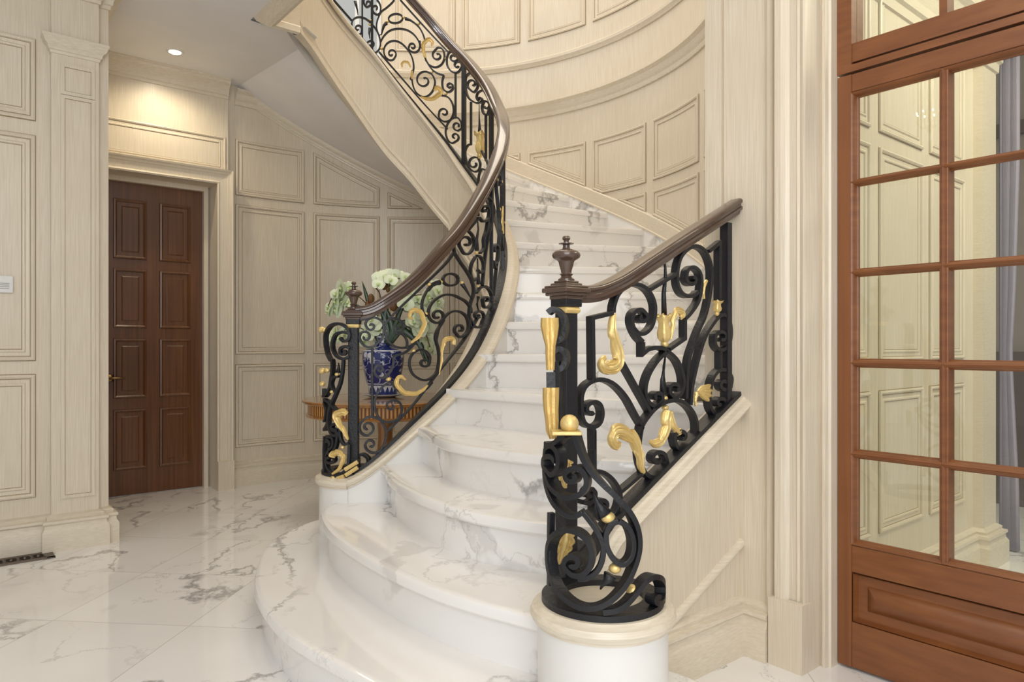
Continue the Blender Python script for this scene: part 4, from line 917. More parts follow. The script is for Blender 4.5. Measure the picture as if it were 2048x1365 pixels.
# tall gilded leaves seen edge-on at the left of the newel
ds = Drum((C2[0]-0.02, C2[1]+0.1), 0.90)
def strip_leaf(parent, surf, pts, ws):
    mb = MB(); rows = []
    for (x, y), w_ in zip(pts, ws):
        p, nn = surf.at(x, y); r_ = []
        for u_, h in ((-1, 0.02), (-0.85, 0.10), (-0.5, 0.03), (-0.15, 0.02), (0, 0.08), (0.15, 0.02), (0.5, 0.03), (0.85, 0.10), (1, 0.02), (1, -0.03), (0, -0.03), (-1, -0.03)):
            r_.append(p+Vector((1, 0, 0))*w_*u_+Vector((0, -1, 0))*h*min(1, w_/0.1))
        rows.append(r_)
    mb.grid(rows, close_u=True, caps=True); return mb.build('gilded_leaf', gold, parent, smooth=True, auto=45, label='long gilded leaf')
px_u = 9.95/F
strip_leaf(rb, ds, vp('C', [(88, 165), (88, 240), (92, 330), (95, 420), (94, 520), (95, 640)]), [0.13, 0.135, 0.11, 0.075, 0.07, 0.06])
strip_leaf(rb, ds, vp('C', [(100, 800), (98, 900), (100, 1000), (108, 1100), (110, 1200), (115, 1265)]), [0.12, 0.12, 0.11, 0.10, 0.09, 0.05])
mb = MB(); p, nn = ds.at(*vp('C', [(98, 660)])[0]); q_, _ = ds.at(*vp('C', [(100, 800)])[0]); bar(mb, [p+Vector((0, .03, 0)), q_+Vector((0, .03, 0))], [Vector((0, -1, 0))]*2, 0.13, 0.08); mb.build('leaf_stem', iron, rb)
class Shift:
    def __init__(f, s, d): f.s, f.d = s, d
    def at(f, px, py):
        k = (px-1024)/F; return Vector((k*f.d, f.d, HC+(HZ-py)/F*f.d)), Vector((-0.25, -0.97, 0))
sh = Shift(None, 10.9)
iron_part(rb, sh, [stroke('C', [(80, 120), (120, 92), (170, 105), (215, 160), (232, 240), (215, 330), (180, 372), (150, 345)])], 0.09, 0.22, name='volute_scroll')
iron_part(rb, sh, [stroke('C', [(140, 470), (180, 448), (225, 470), (242, 530), (222, 600), (185, 632), (160, 605)]), stroke('C', [(155, 560), (160, 660), (170, 900), (165, 1150), (130, 1240)])], 0.09, 0.22, name='volute_scroll')
leaf(rb, sh, vp('D', [(190, 200), (175, 230), (160, 290), (165, 350), (175, 400)]), lw(0.10, 0.12, 0.02), off=0.0)
leaf(rb, sh, vp('D', [(190, 700), (180, 760), (160, 830), (130, 920)]), lw(0.10, 0.20, 0.01), off=0.0)
iron_part(rb, rp, [stroke('D', [(225, 820), (280, 760)], sharp=True)], 0.06, 0.3, name='volute_scroll')
# ---------------------------------------------------------------- inner (left) balustrade
PN = -91.0; nx_, ny_ = inner(PN)
lb = thing('stair_balustrade', (nx_, ny_, 2.7), 'long black scrollwork balustrade with brown handrail curving up round the open well', 'stair railing')
newel(lb, nx_, ny_, 2.6, 7.2, rot=0.05)
handrail(lb, [(*inner(p), Zr(p)+0.16) for p in prange(-90.0, 150, 1.5)], 0.42, 0.36)
mb = MB(); q = [Vector((*inner(p), Zb(p)+0.05)) for p in prange(-92, 150, 2)]; bar(mb, q, [Vector((cos(rad(p)), sin(rad(p)), 0)) for p in prange(-92, 150, 2)], 0.09, 0.26); mb.build('base_rail', iron, lb)
mb = MB(); qq = prange(-90, 150, 2); bar(mb, [Vector((*inner(p), Zr(p)-0.22)) for p in qq], [Vector((cos(rad(p)), sin(rad(p)), 0)) for p in qq], 0.05, 0.22); mb.build('top_rail', iron, lb)
fr_, bk_ = InnerString(False), InnerString(True)
TL, WL = 0.062, 0.12
LF = [
 [stroke('X', [(767, 650), (800, 616), (845, 573), (889, 530), (908, 505)])],
 [stroke('E', [(1070, 775), (1052, 730), (1000, 690), (930, 676), (865, 705), (838, 760), (860, 810)], (912, 785, 0.9, 'ccw'))],
 [stroke('E', [(1068, 775), (1070, 860), (1050, 940), (1000, 1000), (930, 1050), (850, 1050), (790, 1000), (762, 930), (780, 875)], (838, 925, 0.95, 'cw'))],
 [stroke('E', [(1085, 775), (1090, 840), (1102, 920), (1140, 990), (1200, 1040), (1290, 1065), (1380, 1050), (1450, 1010), (1540, 900)]), stroke('E', [(1085, 775), (1130, 712), (1200, 686), (1270, 705), (1318, 760), (1322, 820)], (1255, 835, 0.95, 'cw'))],
 [stroke('E', [(1220, 870), (1290, 880), (1340, 920), (1370, 990), (1365, 1080)])],
 [stroke('X', [(744.5, 694), (744.5, 834)], sharp=True)],
 [stroke('E', [(1470, 1000), (1400, 1080), (1330, 1130), (1240, 1160), (1195, 1178)]), stroke('F', [(1222, 90), (1222, 160), (1200, 240), (1150, 310), (1080, 350), (1020, 330), (985, 270), (1000, 218)], (1050, 242, 0.9, 'cw'))],
 [stroke('F', [(1190, 395), (1240, 470), (1320, 530), (1400, 555), (1500, 545), (1620, 490), (1700, 400)]), stroke('F', [(1190, 395), (1110, 440), (1050, 500), (1005, 580), (985, 670), (1000, 760), (1040, 840), (1100, 888), (1180, 895), (1260, 868), (1312, 800), (1325, 720), (1292, 652), (1225, 625), (1165, 645)], (1190, 700, 0.9, 'ccw'))],
 [stroke('F', [(1060, 875), (1000, 842), (930, 830), (860, 860), (810, 920), (800, 990), (840, 1048), (900, 1063), (950, 1030)], (898, 965, 0.9, 'ccw')), stroke('F', [(1060, 875), (1100, 930), (1132, 1010), (1127, 1100), (1095, 1190), (1040, 1260), (970, 1280), (900, 1250), (870, 1190), (890, 1140)], (940, 1178, 0.8, 'cw'))],
 [stroke('X', [(774, 863), (804, 834), (829, 807), (852, 777), (875.7, 745.5), (903, 711), (925.5, 682.5), (947.5, 649), (958, 630)])],
 [stroke('X', [(887.4, 640), (881.5, 650), (874, 662), (870.5, 675), (872.7, 686), (876, 698), (878, 713), (877, 729), (873, 745), (864, 755), (851, 761), (838, 758), (825, 748), (819, 732), (820.5, 716), (828.6, 705), (840, 700), (851, 703), (859, 713), (859, 724)], (848, 725, 0.9, 'cw'))],
 [stroke('E', [(1780, 215), (1700, 240), (1640, 310), (1590, 400), (1560, 500), (1572, 600), (1610, 665)])],
 [stroke('X', [(942, 627), (940, 615), (931.6, 604), (920, 597), (906, 591), (890, 590), (876, 596), (864, 606.5), (857, 620.6), (858, 635), (866, 644), (876.5, 646), (885, 639.5)], (874, 632, 1.0, 'ccw'))],
 [stroke('Z', [(829, 462), (845, 392), (870, 340), (900, 306), (935, 292), (975, 300), (1005, 330), (1015, 380), (1000, 420), (965, 440), (937, 412)], (965, 395, 0.9, 'cw'))],
 [stroke('E', [(1925+98*cos(a_*pi/8), 190+76*sin(a_*pi/8)) for a_ in range(17)])],
 [stroke('X', [(908.5, 506), (919.7, 524), (932, 541.7), (942, 559), (947, 576.5), (946, 591.5), (941, 606), (938.4, 624), (938.5, 643), (941, 655)])],
 [stroke('Z', [(1020, 330), (1048, 378), (1080, 382), (1097, 340)], (1070, 318, 1.0, 'ccw'))],
 [stroke('G', [(275, 825), (270, 760), (290, 690), (340, 650), (390, 655), (430, 710), (430, 780), (390, 835), (350, 830), (325, 790)], (370, 745, 1.0, 'cw'))],
 [stroke('G', [(390, 640), (470, 545)], sharp=True)],
 [stroke('G', [(465, 535), (462, 480), (485, 410), (525, 372), (565, 400), (590, 470), (580, 560), (550, 680), (530, 800), (515, 920), (500, 1090)])],
 [stroke('G', [(475, 545), (505, 575), (540, 560), (555, 500), (540, 455)], (520, 480, 0.9, 'ccw'))],
 [stroke('G', [(455, 850), (485, 862), (507, 910), (507, 965), (485, 988), (462, 965)])],
 [stroke('G', [(445, 858), (412, 920), (405, 1000), (425, 1050), (455, 1030)])],
 [stroke('G', [(450, 1150), (485, 1105), (530, 1100), (565, 1145), (575, 1210), (550, 1262), (515, 1262), (503, 1215)], (530, 1205, 0.9, 'cw'))],
 [stroke('G', [(545, 560), (530, 650), (510, 715), (510, 790), (480, 830)])],
]
for st in LF: iron_part(lb, fr_, st, TL, WL)
for v, pts, r0, r1 in (('G', [(462, 560), (468, 640), (455, 720), (458, 810)], 0.02, 0.07), ('X', [(945, 601), (938, 590), (931, 578), (924, 568)], 0.02, 0.07), ('G', [(462, 870), (462, 950), (468, 1010), (470, 1080)], 0.02, 0.07), ('G', [(468, 1290), (458, 1240), (468, 1180)], 0.02, 0.06), ('E', [(1640, 330), (1690, 265), (1740, 235), (1790, 225)], 0.05, 0.08)):
    dart(lb, fr_, vp(v, pts), r0, r1)
for x, y, r in ((858, 569, .07), (882, 564, .06), (924, 566, .06), (852, 628, .06), (827, 702, .07), (777, 759, .08), (953, 506, .06), (956, 573, .05), (938, 641, .05)): bead(lb, fr_, x, y, r)
leaf(lb, fr_, vp('E', [(1420, 1000), (1490, 940), (1550, 860), (1580, 760), (1570, 680), (1530, 610), (1470, 580), (1410, 610), (1400, 670), (1440, 690)]), lw(0.03, 0.13, 0.03), off=0.05, lobes=5)
leaf(lb, fr_, vp('X', [(876, 750), (880, 725), (882, 700), (886, 685), (895, 677), (905, 680), (905, 690)]), lw(0.03, 0.09, 0.07), off=0.05)
leaf(lb, fr_, vp('F', [(1640, 440), (1570, 510), (1480, 545), (1390, 545), (1310, 500), (1260, 430), (1265, 360), (1320, 335), (1370, 375)]), lw(0.03, 0.13, 0.03), off=0.05, lobes=5)
LB = [
 [stroke('X', [(667, 0), (703, 41)], sharp=True), stroke('X', [(758, 104), (781, 131), (806.5, 160), (850, 210), (895, 258)])],
 [stroke('X', [(800.5, 0), (830, 33), (860, 66), (898, 106)])],
 [stroke('J', [(555, 345), (620, 302), (700, 297), (790, 330), (880, 410), (960, 510), (1010, 620), (1030, 730), (1020, 820), (980, 880), (920, 910), (850, 880), (800, 805), (805, 735), (850, 700)], (872, 765, 0.8, 'cw'))],
 [stroke('J', [(555, 345), (540, 420), (552, 500), (600, 570), (650, 594), (698, 570), (712, 505)], (645, 490, 0.9, 'ccw'))],
 [stroke('J', [(1270, 0), (1220, 60), (1130, 140), (1050, 200), (1000, 290), (970, 390), (965, 480), (985, 560)])],
 [stroke('J', [(1025, 225), (980, 252), (920, 222), (895, 160)], (950, 145, 0.8, 'cw')), stroke('J', [(1025, 225), (1036, 130), (1010, 50), (970, 0)])],
 [stroke('J', [(750, 0), (750, 60), (795, 120), (845, 105)], (815, 60, 0.8, 'ccw'))],
 [stroke('J', [(720, 0), (722, 700)], sharp=True)],
 [stroke('J', [(1290+120*cos(a_*pi/8)+6*sin(a_*pi/8), 318+78*sin(a_*pi/8)-12*cos(a_*pi/8)) for a_ in range(17)])],
 [stroke('J', [(1530, 340), (1620, 400), (1700, 480), (1760, 590), (1790, 700), (1770, 780)])],
 [stroke('J', [(1035, 715), (1090, 620), (1170, 540), (1270, 500), (1390, 495), (1500, 522), (1600, 590), (1670, 680), (1705, 770), (1690, 850), (1630, 895), (1560, 882), (1515, 830), (1530, 765)], (1580, 800, 0.9, 'cw'))],
 [stroke('J', [(1545, 1365), (1575, 1270), (1600, 1160), (1588, 1040), (1548, 930), (1480, 830), (1400, 750), (1310, 705), (1220, 705), (1140, 750), (1095, 830), (1095, 920), (1130, 990), (1190, 1030), (1250, 1020), (1292, 960)], (1220, 920, 1.0, 'ccw'))],
 [stroke('K', [(682, 280), (684, 300), (700, 340), (715, 390), (740, 440), (770, 480), (805, 503), (845, 515)]), stroke('K', [(845, 515), (835, 560), (842, 608), (875, 630), (905, 610), (905, 580)], (885, 590, 0.9, 'ccw'))],
 [stroke('K', [(720, 410), (748, 445), (790, 460), (830, 440), (850, 395), (840, 342), (808, 325), (780, 350)], (803, 380, 1.0, 'ccw'))],
 [stroke('K', [(865, 400), (880, 362), (915, 345), (942, 370)], (912, 392, 1.0, 'cw')), stroke('K', [(865, 400), (870, 450), (900, 490), (940, 495), (968, 460)], (938, 448, 1.0, 'ccw'))],
 [stroke('K', [(925, 500), (925, 800)], sharp=True)],
 [stroke('K', [(628, 480), (630, 560), (650, 622), (690, 658), (732, 658), (770, 620), (785, 560), (765, 510), (728, 490)], (712, 550, 1.1, 'ccw'))],
 [stroke('K', [(800, 650), (870, 662), (905, 710), (912, 770), (890, 820), (845, 830), (812, 800), (815, 762)], (847, 772, 0.9, 'cw'))],
 [stroke('K', [(965, 835), (940, 805), (900, 812), (870, 850), (858, 900), (870, 950), (900, 978), (935, 962)], (920, 935, 0.9, 'ccw')), stroke('K', [(965, 835), (968, 875), (943, 893)], (937, 860, 0.9, 'cw'))],
 [stroke('K', [(992, 560), (1000, 520), (1035, 498), (1070, 530), (1077, 590), (1052, 630), (1022, 610)], (1042, 575, 0.9, 'cw')), stroke('K', [(992, 560), (998, 625), (1020, 675), (1065, 703), (1095, 700)], (1090, 680, 0.8, 'ccw'))],
 [stroke('M', [(400, 410), (400, 825)], sharp=True)], [stroke('M', [(545, 535), (545, 985)], sharp=True)],
 [stroke('M', [(405, 822), (370, 835), (345, 890), (352, 970), (382, 1050), (430, 1090), (475, 1075), (490, 1010), (468, 955)], (432, 1012, 0.9, 'ccw'))],
 [stroke('M', [(545, 1075), (505, 1068), (477, 1130), (475, 1200), (490, 1240)])],
 [stroke('M', [(470, 400), (455, 365), (470, 320), (520, 298), (565, 330)])],
 [stroke('M', [(578, 480), (560, 532), (525, 522), (508, 460), (530, 402)], (545, 450, 0.8, 'cw'))],
 [stroke('M', [(500, 880), (525, 930), (560, 1000), (570, 1060)])],
]
for st in LB: iron_part(lb, bk_, st, 0.062, 0.11)
for xpx, th_ in ((744, 0.10), (927.8, 0.15), (982.5, 0.14)):
    p, nn = bk_.at(xpx, 300); ph_ = math.degrees(atan2(p[1]-CY, p[0]-CX)); mb = MB(); bar(mb, [Vector((p[0], p[1], Zb(ph_))), Vector((p[0], p[1], Zr(ph_)-0.15))], [nn, nn], th_, 0.14); mb.build('baluster', iron, lb)
for v, pts, r0, r1 in (('J', [(1020, 600), (1050, 585), (1065, 520), (1090, 440), (1135, 395)], .02, .08), ('J', [(1600, 385), (1540, 345), (1460, 320)], .03, .075), ('M', [(480, 435), (480, 560), (483, 640), (483, 705)], .015, .07), ('J', [(650, 260), (640, 180), (620, 100), (600, 20)], .02, .07), ('J', [(850, 660), (840, 580), (850, 480)], .02, .06)):
    dart(lb, bk_, vp(v, pts), r0, r1)
for x, y, r in ((775, 43.5, .07), (807.5, 35, .07), (837, 48, .07), (763, 97, .08), (864, 145, .06), (742, 41, .07), (740, 49.5, .06), (891, 117, .05), (955, 341, .06), (959, 316, .06), (892, 188, .07)): bead(lb, bk_, x, y, r)
leaf(lb, bk_, vp('J', [(1810, 1000), (1785, 920), (1770, 830), (1785, 760), (1830, 705), (1890, 695), (1930, 740), (1915, 800)]), lw(0.04, 0.14, 0.03), off=-0.08, lobes=4)
leaf(lb, bk_, vp('J', [(1550, 1160), (1515, 1090), (1450, 1070), (1400, 1105), (1405, 1160)]), lw(0.03, 0.07, 0.03), off=-0.08)
leaf(lb, bk_, vp('J', [(1580, 1220), (1575, 1290), (1580, 1365)]), lw(0.03, 0.07, 0.03), off=-0.08)
leaf(lb, bk_, vp('K', [(690, 665), (740, 683), (790, 672), (825, 645), (830, 620), (800, 605), (785, 625)]), lw(0.03, 0.18, 0.05), off=-0.08)
tulip(lb, bk_, vp('M', [(485, 925)])[0], vp('M', [(488, 715)])[0], 0.42)
# the tight bend of the stair, where the railing is seen edge-on
class Wrap:
    def at(f, ph, z): return Vector((*inner(ph), z)), Vector((cos(rad(ph)), sin(rad(ph)), 0))
wr = Wrap()
def wp_(ph, fz): return (ph, Zb(ph)+(Zr(ph)-Zb(ph)-0.2)*fz)
def wstroke(pts, end=None):
    # (angle, fraction of rail height); curls drawn in arc-length space
    k = Rin(0)*pi/180; p = [(a*k, Zb(a)+(Zr(a)-Zb(a)-0.2)*b) for a, b in pts]; p = cat(p, 5)
    if end:
        c = (end[0]*k, Zb(end[0])+(Zr(end[0])-Zb(end[0])-0.2)*end[1]); p = p+curl(c, p[-1], end[2], end[3] == 'ccw')
    return [(a/k, b) for a, b in p]
WV = [
 [wstroke([(-14, 0.02), (-14, 0.98)])], [wstroke([(24, 0.02), (24, 0.98)])],
 [wstroke([(-12, 0.1), (-6, 0.3), (0, 0.5), (4, 0.7), (2, 0.9), (-4, 0.93), (-8, 0.85)], (-4, 0.83, 0.9, 'ccw'))],
 [wstroke([(10, 0.05), (4, 0.2), (0, 0.4), (4, 0.6), (10, 0.75), (14, 0.9)], (10, 0.88, 0.9, 'ccw'))],
 [wstroke([(22, 0.1), (16, 0.25), (12, 0.45), (16, 0.65), (20, 0.8), (16, 0.95)], (14, 0.88, 0.9, 'ccw'))],
 [wstroke([(5, 0.0), (5, 1.0)])], [wstroke([(16, 0.0), (16, 1.0)])],
 [wstroke([(-10, 0.95), (-6, 0.7), (-3, 0.45), (-8, 0.25), (-12, 0.35)], (-9, 0.38, 0.9, 'cw'))],
]
for st in WV: iron_part(lb, wr, st, 0.065, 0.12)
for a, b, r in ((-8, 0.9, .08), (0, 0.78, .07), (2, 0.5, .07), (8, 0.35, .07), (-4, 0.62, .08)): bead(lb, wr, *wp_(a, b), r)
leaf(lb, wr, [wp_(a, b) for a, b in ((2, 0.35), (0, 0.42), (-1, 0.5), (1, 0.57))], lw(.05, .16, .04), off=.06)
leaf(lb, wr, [wp_(a, b) for a, b in ((6, 1.0), (5, 0.95), (6, 0.88))], lw(.05, .12, .04), off=.1)
# scroll panel round the left pedestal
mb = MB(); mb.lathe((C1[0], C1[1], ZC1), [(0.92, 0), (0.92, 0.09), (0.6, 0.09), (0.6, 0.0), (0.92, 0)], 48, caps=False); mb.build('base_rail', iron, lb, smooth=True, auto=40)
dl_ = Drum(C1, 0.84)
QL = [
 [stroke('Q', [(90, 325), (65, 270), (50, 190), (52, 110), (90, 50), (150, 32), (205, 55), (235, 110), (225, 160), (190, 172), (165, 145)]), stroke('Q', [(90, 325), (103, 330), (105, 400), (95, 480), (80, 560), (50, 610), (25, 615)])],
 [stroke('Q', [(235, 110), (180, 100), (130, 120), (105, 180), (108, 240), (140, 295), (190, 315), (235, 295)])],
 [stroke('Q', [(238, 230), (205, 215), (170, 230), (165, 262)], (192, 258, 0.8, 'ccw'))],
 [stroke('Q', [(190, 325), (182, 420), (165, 510), (130, 600), (95, 680), (75, 760), (75, 850), (100, 915), (135, 930), (165, 900), (160, 850)], (125, 872, 0.9, 'ccw'))],
 [stroke('Q', [(150, 455), (115, 460), (95, 510), (110, 565), (135, 575)])],
 [stroke('Q', [(40, 640), (75, 660), (110, 700), (150, 740)]), stroke('Q', [(40, 660), (55, 720), (50, 800), (40, 815)]), stroke('Q', [(75, 800), (60, 850), (40, 885)])],
 [stroke('Q', [(100, 870), (140, 900), (140, 980), (120, 1050), (100, 1080)])],
 [stroke('Q', [(60, 935), (105, 950), (110, 1010), (80, 1050), (60, 1090), (58, 1160), (90, 1215), (140, 1240), (190, 1225), (225, 1170), (232, 1100), (235, 1000)])],
 [stroke('Q', [(45, 935), (40, 1050), (42, 1230)], sharp=True)],
 [stroke('Q', [(60, 960), (85, 975), (85, 1010)], (70, 990, 0.7, 'ccw')), stroke('Q', [(75, 1070), (110, 1090), (120, 1130), (95, 1150)], (85, 1120, 0.7, 'cw'))],
 [stroke('Q', [(160, 900), (170, 960), (195, 1000), (230, 990)])],
]
for st in QL: iron_part(lb, dl_, st, 0.075, 0.14, name='volute_scroll')
leaf(lb, dl_, vp('Q', [(232, 960), (200, 890), (160, 820), (145, 775), (165, 745), (205, 742), (225, 755)]), lw(0.03, 0.18, 0.07), off=0.1)
leaf(lb, dl_, vp('Q', [(120, 1235), (165, 1195), (195, 1130), (190, 1080), (160, 1065), (125, 1075), (120, 1100)]), lw(0.03, 0.10, 0.10), off=0.12)
for x, y, r in ((20, 80, .11), (50, 82, .07), (38, 410, .11), (75, 405, .08), (38, 515, .09), (145, 438, .06), (108, 578, .06), (188, 1022, .06), (118, 1268, .08)): bead(lb, dl_, *vp('Q', [(x, y)])[0], r, off=0.06)
dart(lb, dl_, vp('Q', [(150, 345), (150, 380), (145, 425)]), 0.012, 0.07)
iron_part(lb, dl_, [stroke('Q', [(35, 552), (35, 620)], sharp=True)], 0.12, 0.12, name='volute_scroll')
mb = MB()
for (xa, ya), (xb, yb) in (((205, 1200), (310, 1135)), ((210, 1245), (310, 1180)), ((145, 1270), (205, 1250))):
    a, _ = dl_.at(*vp('Q', [(xa, ya)])[0]); b, _ = dl_.at(*vp('Q', [(xb, yb)])[0]); a = a+Vector((0, -0.1, 0)); b = b+Vector((0, -0.1, 0)); mb.tube([a, b], [0.06, 0.06], 6)
mb.build('gilded_rod', gold, lb, label='gilded bamboo-like rods')
sl_ = Shift(None, inner(-91)[1]+0.1)
iron_part(lb, sl_, [stroke('Q', [(310, 1090), (350, 1082), (388, 1110), (392, 1140)])], 0.09, 0.16, name='volute_scroll')
# ================================================================ TABLE, VASE AND FLOWERS
TX, TY, TZ = -4.75, 26.6, 4.27
t = thing('pedestal_table', (TX, TY, 0), 'round inlaid wooden pedestal table standing in the curve under the stairs', 'table')
satin = grain('satinwood', (0.30, 0.125, 0.032), (0.46, 0.22, 0.065), True, 0.25, 40, coat=0.6)
topw = simple('polished_table_top', (0.30, 0.17, 0.085), 0.16, coat=0.7, bscale=8)
def fluted(name):
    m, nt, p = mat(name); L = nt.links.new; g = N(nt, 'ShaderNodeTexCoord'); sp = N(nt, 'ShaderNodeSeparateXYZ'); L(g.outputs['Object'], sp.inputs[0])
    a = N(nt, 'ShaderNodeMath', operation='ARCTAN2'); L(sp.outputs[1], a.inputs[0]); L(sp.outputs[0], a.inputs[1])
    k_ = N(nt, 'ShaderNodeMath', operation='MULTIPLY'); k_.inputs[1].default_value = 132; L(a.outputs[0], k_.inputs[0])
    s = N(nt, 'ShaderNodeMath', operation='SINE'); L(k_.outputs[0], s.inputs[0])
    r = ramp(nt, [(0.25, (0.16, 0.055, 0.012)), (0.55, (0.50, 0.24, 0.07)), (0.85, (0.62, 0.34, 0.12))])
    q = N(nt, 'ShaderNodeMath', operation='MULTIPLY_ADD'); q.inputs[1].default_value = 0.5; q.inputs[2].default_value = 0.5; L(s.outputs[0], q.inputs[0]); L(q.outputs[0], r.inputs[0])
    L(r.outputs[0], p.inputs['Base Color']); p.inputs['Roughness'].default_value = 0.3; return m
mb = MB(); mb.lathe((TX, TY, TZ), [(2.55, -0.14), (2.90, -0.13), (2.97, -0.09), (2.96, -0.05), (3.0, -0.03), (2.98, 0.0), (2.90, 0.005), (0.02, 0.005)], 96)
tt = mb.build('tabletop', topw, t, smooth=True, auto=40)
mb = MB(); mb.lathe((TX, TY, TZ), [(2.935, -0.12), (2.985, -0.085), (2.97, -0.05), (3.012, -0.03), (2.99, 0.0), (2.93, 0.009), (2.9, 0.004)], 96, caps=False); mb.build('rim', satin, tt, smooth=True)
mb = MB(); n = 288
rows = [[(TX+2.80*cos(2*pi*j/n), TY+2.80*sin(2*pi*j/n), TZ+z) for j in range(n)] for z in (-0.50, -0.14)]
mb.grid(rows, close_u=True); mb.build('apron', fluted('fluted_apron'), t)
mb = MB(); mb.lathe((TX, TY, TZ), [(2.6, -0.60), (2.86, -0.60), (2.89, -0.555), (2.86, -0.51), (2.8, -0.49)], 96, caps=False)
mb.lathe((TX, TY, TZ), [(2.6, -0.60), (2.6, -0.14)], 48, caps=False); mb.build('bead_moulding', satin, t, smooth=True, auto=40)
mb = MB(); mb.lathe((TX, TY, 0), [(0.5, 0.75), (0.62, 0.85), (0.40, 1.0), (0.34, 1.1), (0.55, 1.25), (0.68, 1.5), (0.62, 1.75), (0.42, 1.9), (0.40, 1.95), (0.55, 2.0), (0.56, 2.08), (0.40, 2.14), (0.30, 2.4), (0.27, 2.9), (0.30, 3.3), (0.42, 3.6), (0.6, 3.68), (0.62, 3.75), (0.3, 3.8)], 40); mb.build('column', satin, t, smooth=True, auto=50)
for i in range(4):
    a = 0.4+i*pi/2; mb = MB(); pts = [(TX+r*cos(a), TY+r*sin(a), z) for r, z in ((0.3, 1.1), (0.8, 1.15), (1.3, 0.85), (1.8, 0.4), (2.2, 0.16), (2.35, 0.12))]
    mb.tube(pts, [0.2, 0.19, 0.16, 0.13, 0.12, 0.11], 10, flat=1.2); mb.build('leg', satin, t, smooth=True)
VX_, VY_, VZ = -4.93, 27.15, TZ+0.006
def china():
    m, nt, p = mat('blue_and_white_china'); L = nt.links.new; tc = N(nt, 'ShaderNodeTexCoord'); s = N(nt, 'ShaderNodeVectorMath', operation='SCALE'); s.inputs['Scale'].default_value = 1/U
    L(tc.outputs['Object'], s.inputs[0]); sp = N(nt, 'ShaderNodeSeparateXYZ'); L(s.outputs[0], sp.inputs[0]); z = sp.outputs[2]
    blue = (0.010, 0.022, 0.16); wht = (0.62, 0.66, 0.72)
    vo = N(nt, 'ShaderNodeTexVoronoi'); vo.inputs['Scale'].default_value = 3.0; L(s.outputs[0], vo.inputs['Vector'])
    no = N(nt, 'ShaderNodeTexNoise'); no.inputs['Scale'].default_value = 1.3; L(s.outputs[0], no.inputs['Vector'])
    n2 = N(nt, 'ShaderNodeTexNoise'); n2.inputs['Scale'].default_value = 9; n2.inputs['Detail'].default_value = 3; L(s.outputs[0], n2.inputs['Vector'])
    ad = N(nt, 'ShaderNodeMath', operation='MULTIPLY_ADD'); ad.inputs[1].default_value = 0.25; L(n2.outputs['Fac'], ad.inputs[0]); L(vo.outputs['Distance'], ad.inputs[2])
    f1 = ramp(nt, [(0.42, (1, 1, 1)), (0.47, (0, 0, 0))]); L(ad.outputs[0], f1.inputs[0])
    g1 = ramp(nt, [(0.44, (0, 0, 0)), (0.48, (1, 1, 1))]); L(no.outputs['Fac'], g1.inputs[0])
    m1 = N(nt, 'ShaderNodeMixRGB', blend_type='MULTIPLY'); m1.inputs[0].default_value = 1; L(f1.outputs[0], m1.inputs[1]); L(g1.outputs[0], m1.inputs[2])
    # branches
    n3 = N(nt, 'ShaderNodeTexNoise'); n3.inputs['Scale'].default_value = 1.8; n3.inputs['Detail'].default_value = 4; L(s.outputs[0], n3.inputs['Vector'])
    sb = N(nt, 'ShaderNodeMath', operation='SUBTRACT'); sb.inputs[1].default_value = 0.5; L(n3.outputs['Fac'], sb.inputs[0]); ab = N(nt, 'ShaderNodeMath', operation='ABSOLUTE'); L(sb.outputs[0], ab.inputs[0])
    b1 = ramp(nt, [(0.006, (0.8, 0.8, 0.8)), (0.014, (0, 0, 0))]); L(ab.outputs[0], b1.inputs[0])
    mx = N(nt, 'ShaderNodeMixRGB', blend_type='LIGHTEN'); mx.inputs[0].default_value = 1; L(m1.outputs[0], mx.inputs[1]); L(b1.outputs[0], mx.inputs[2])
    # zig-zag collar at the foot and rings
    at = N(nt, 'ShaderNodeMath', operation='ARCTAN2'); L(sp.outputs[1], at.inputs[0]); L(sp.outputs[0], at.inputs[1])
    mu = N(nt, 'ShaderNodeMath', operation='MULTIPLY'); mu.inputs[1].default_value = 20/(2*pi); L(at.outputs[0], mu.inputs[0])
    pp = N(nt, 'ShaderNodeMath', operation='PINGPONG'); pp.inputs[1].default_value = 0.5; L(mu.outputs[0], pp.inputs[0])
    zz = N(nt, 'ShaderNodeMath', operation='MULTIPLY_ADD'); zz.inputs[1].default_value = 0.45; zz.inputs[2].default_value = 0.14; L(pp.outputs[0], zz.inputs[0])
    gt = N(nt, 'ShaderNodeMath', operation='GREATER_THAN'); L(z, gt.inputs[0]); L(zz.outputs[0], gt.inputs[1])
    def band(a, b):
        x = N(nt, 'ShaderNodeMath', operation='GREATER_THAN'); L(z, x.inputs[0]); x.inputs[1].default_value = a
        y = N(nt, 'ShaderNodeMath', operation='LESS_THAN'); L(z, y.inputs[0]); y.inputs[1].default_value = b
        w_ = N(nt, 'ShaderNodeMath', operation='MULTIPLY'); L(x.outputs[0], w_.inputs[0]); L(y.outputs[0], w_.inputs[1]); return w_.outputs[0]
    foot = N(nt, 'ShaderNodeMath', operation='MULTIPLY'); L(gt.outputs[0], foot.inputs[0]); L(band(0.0, 0.40), foot.inputs[1])
    cur = mx.outputs[0]
    bl = N(nt, 'ShaderNodeMixRGB'); L(band(-1, 0.46), bl.inputs[0]); L(cur, bl.inputs[1]); L(foot.outputs[0], bl.inputs[2]); cur = bl.outputs[0]
    for a, b in ((1.69, 1.735), (0.44, 0.48), (0.0, 0.03), (2.2, 2.26)):
        q = N(nt, 'ShaderNodeMixRGB'); L(band(a, b), q.inputs[0]); L(cur, q.inputs[1]); q.inputs[2].default_value = (0.9, 0.9, 0.9, 1); cur = q.outputs[0]
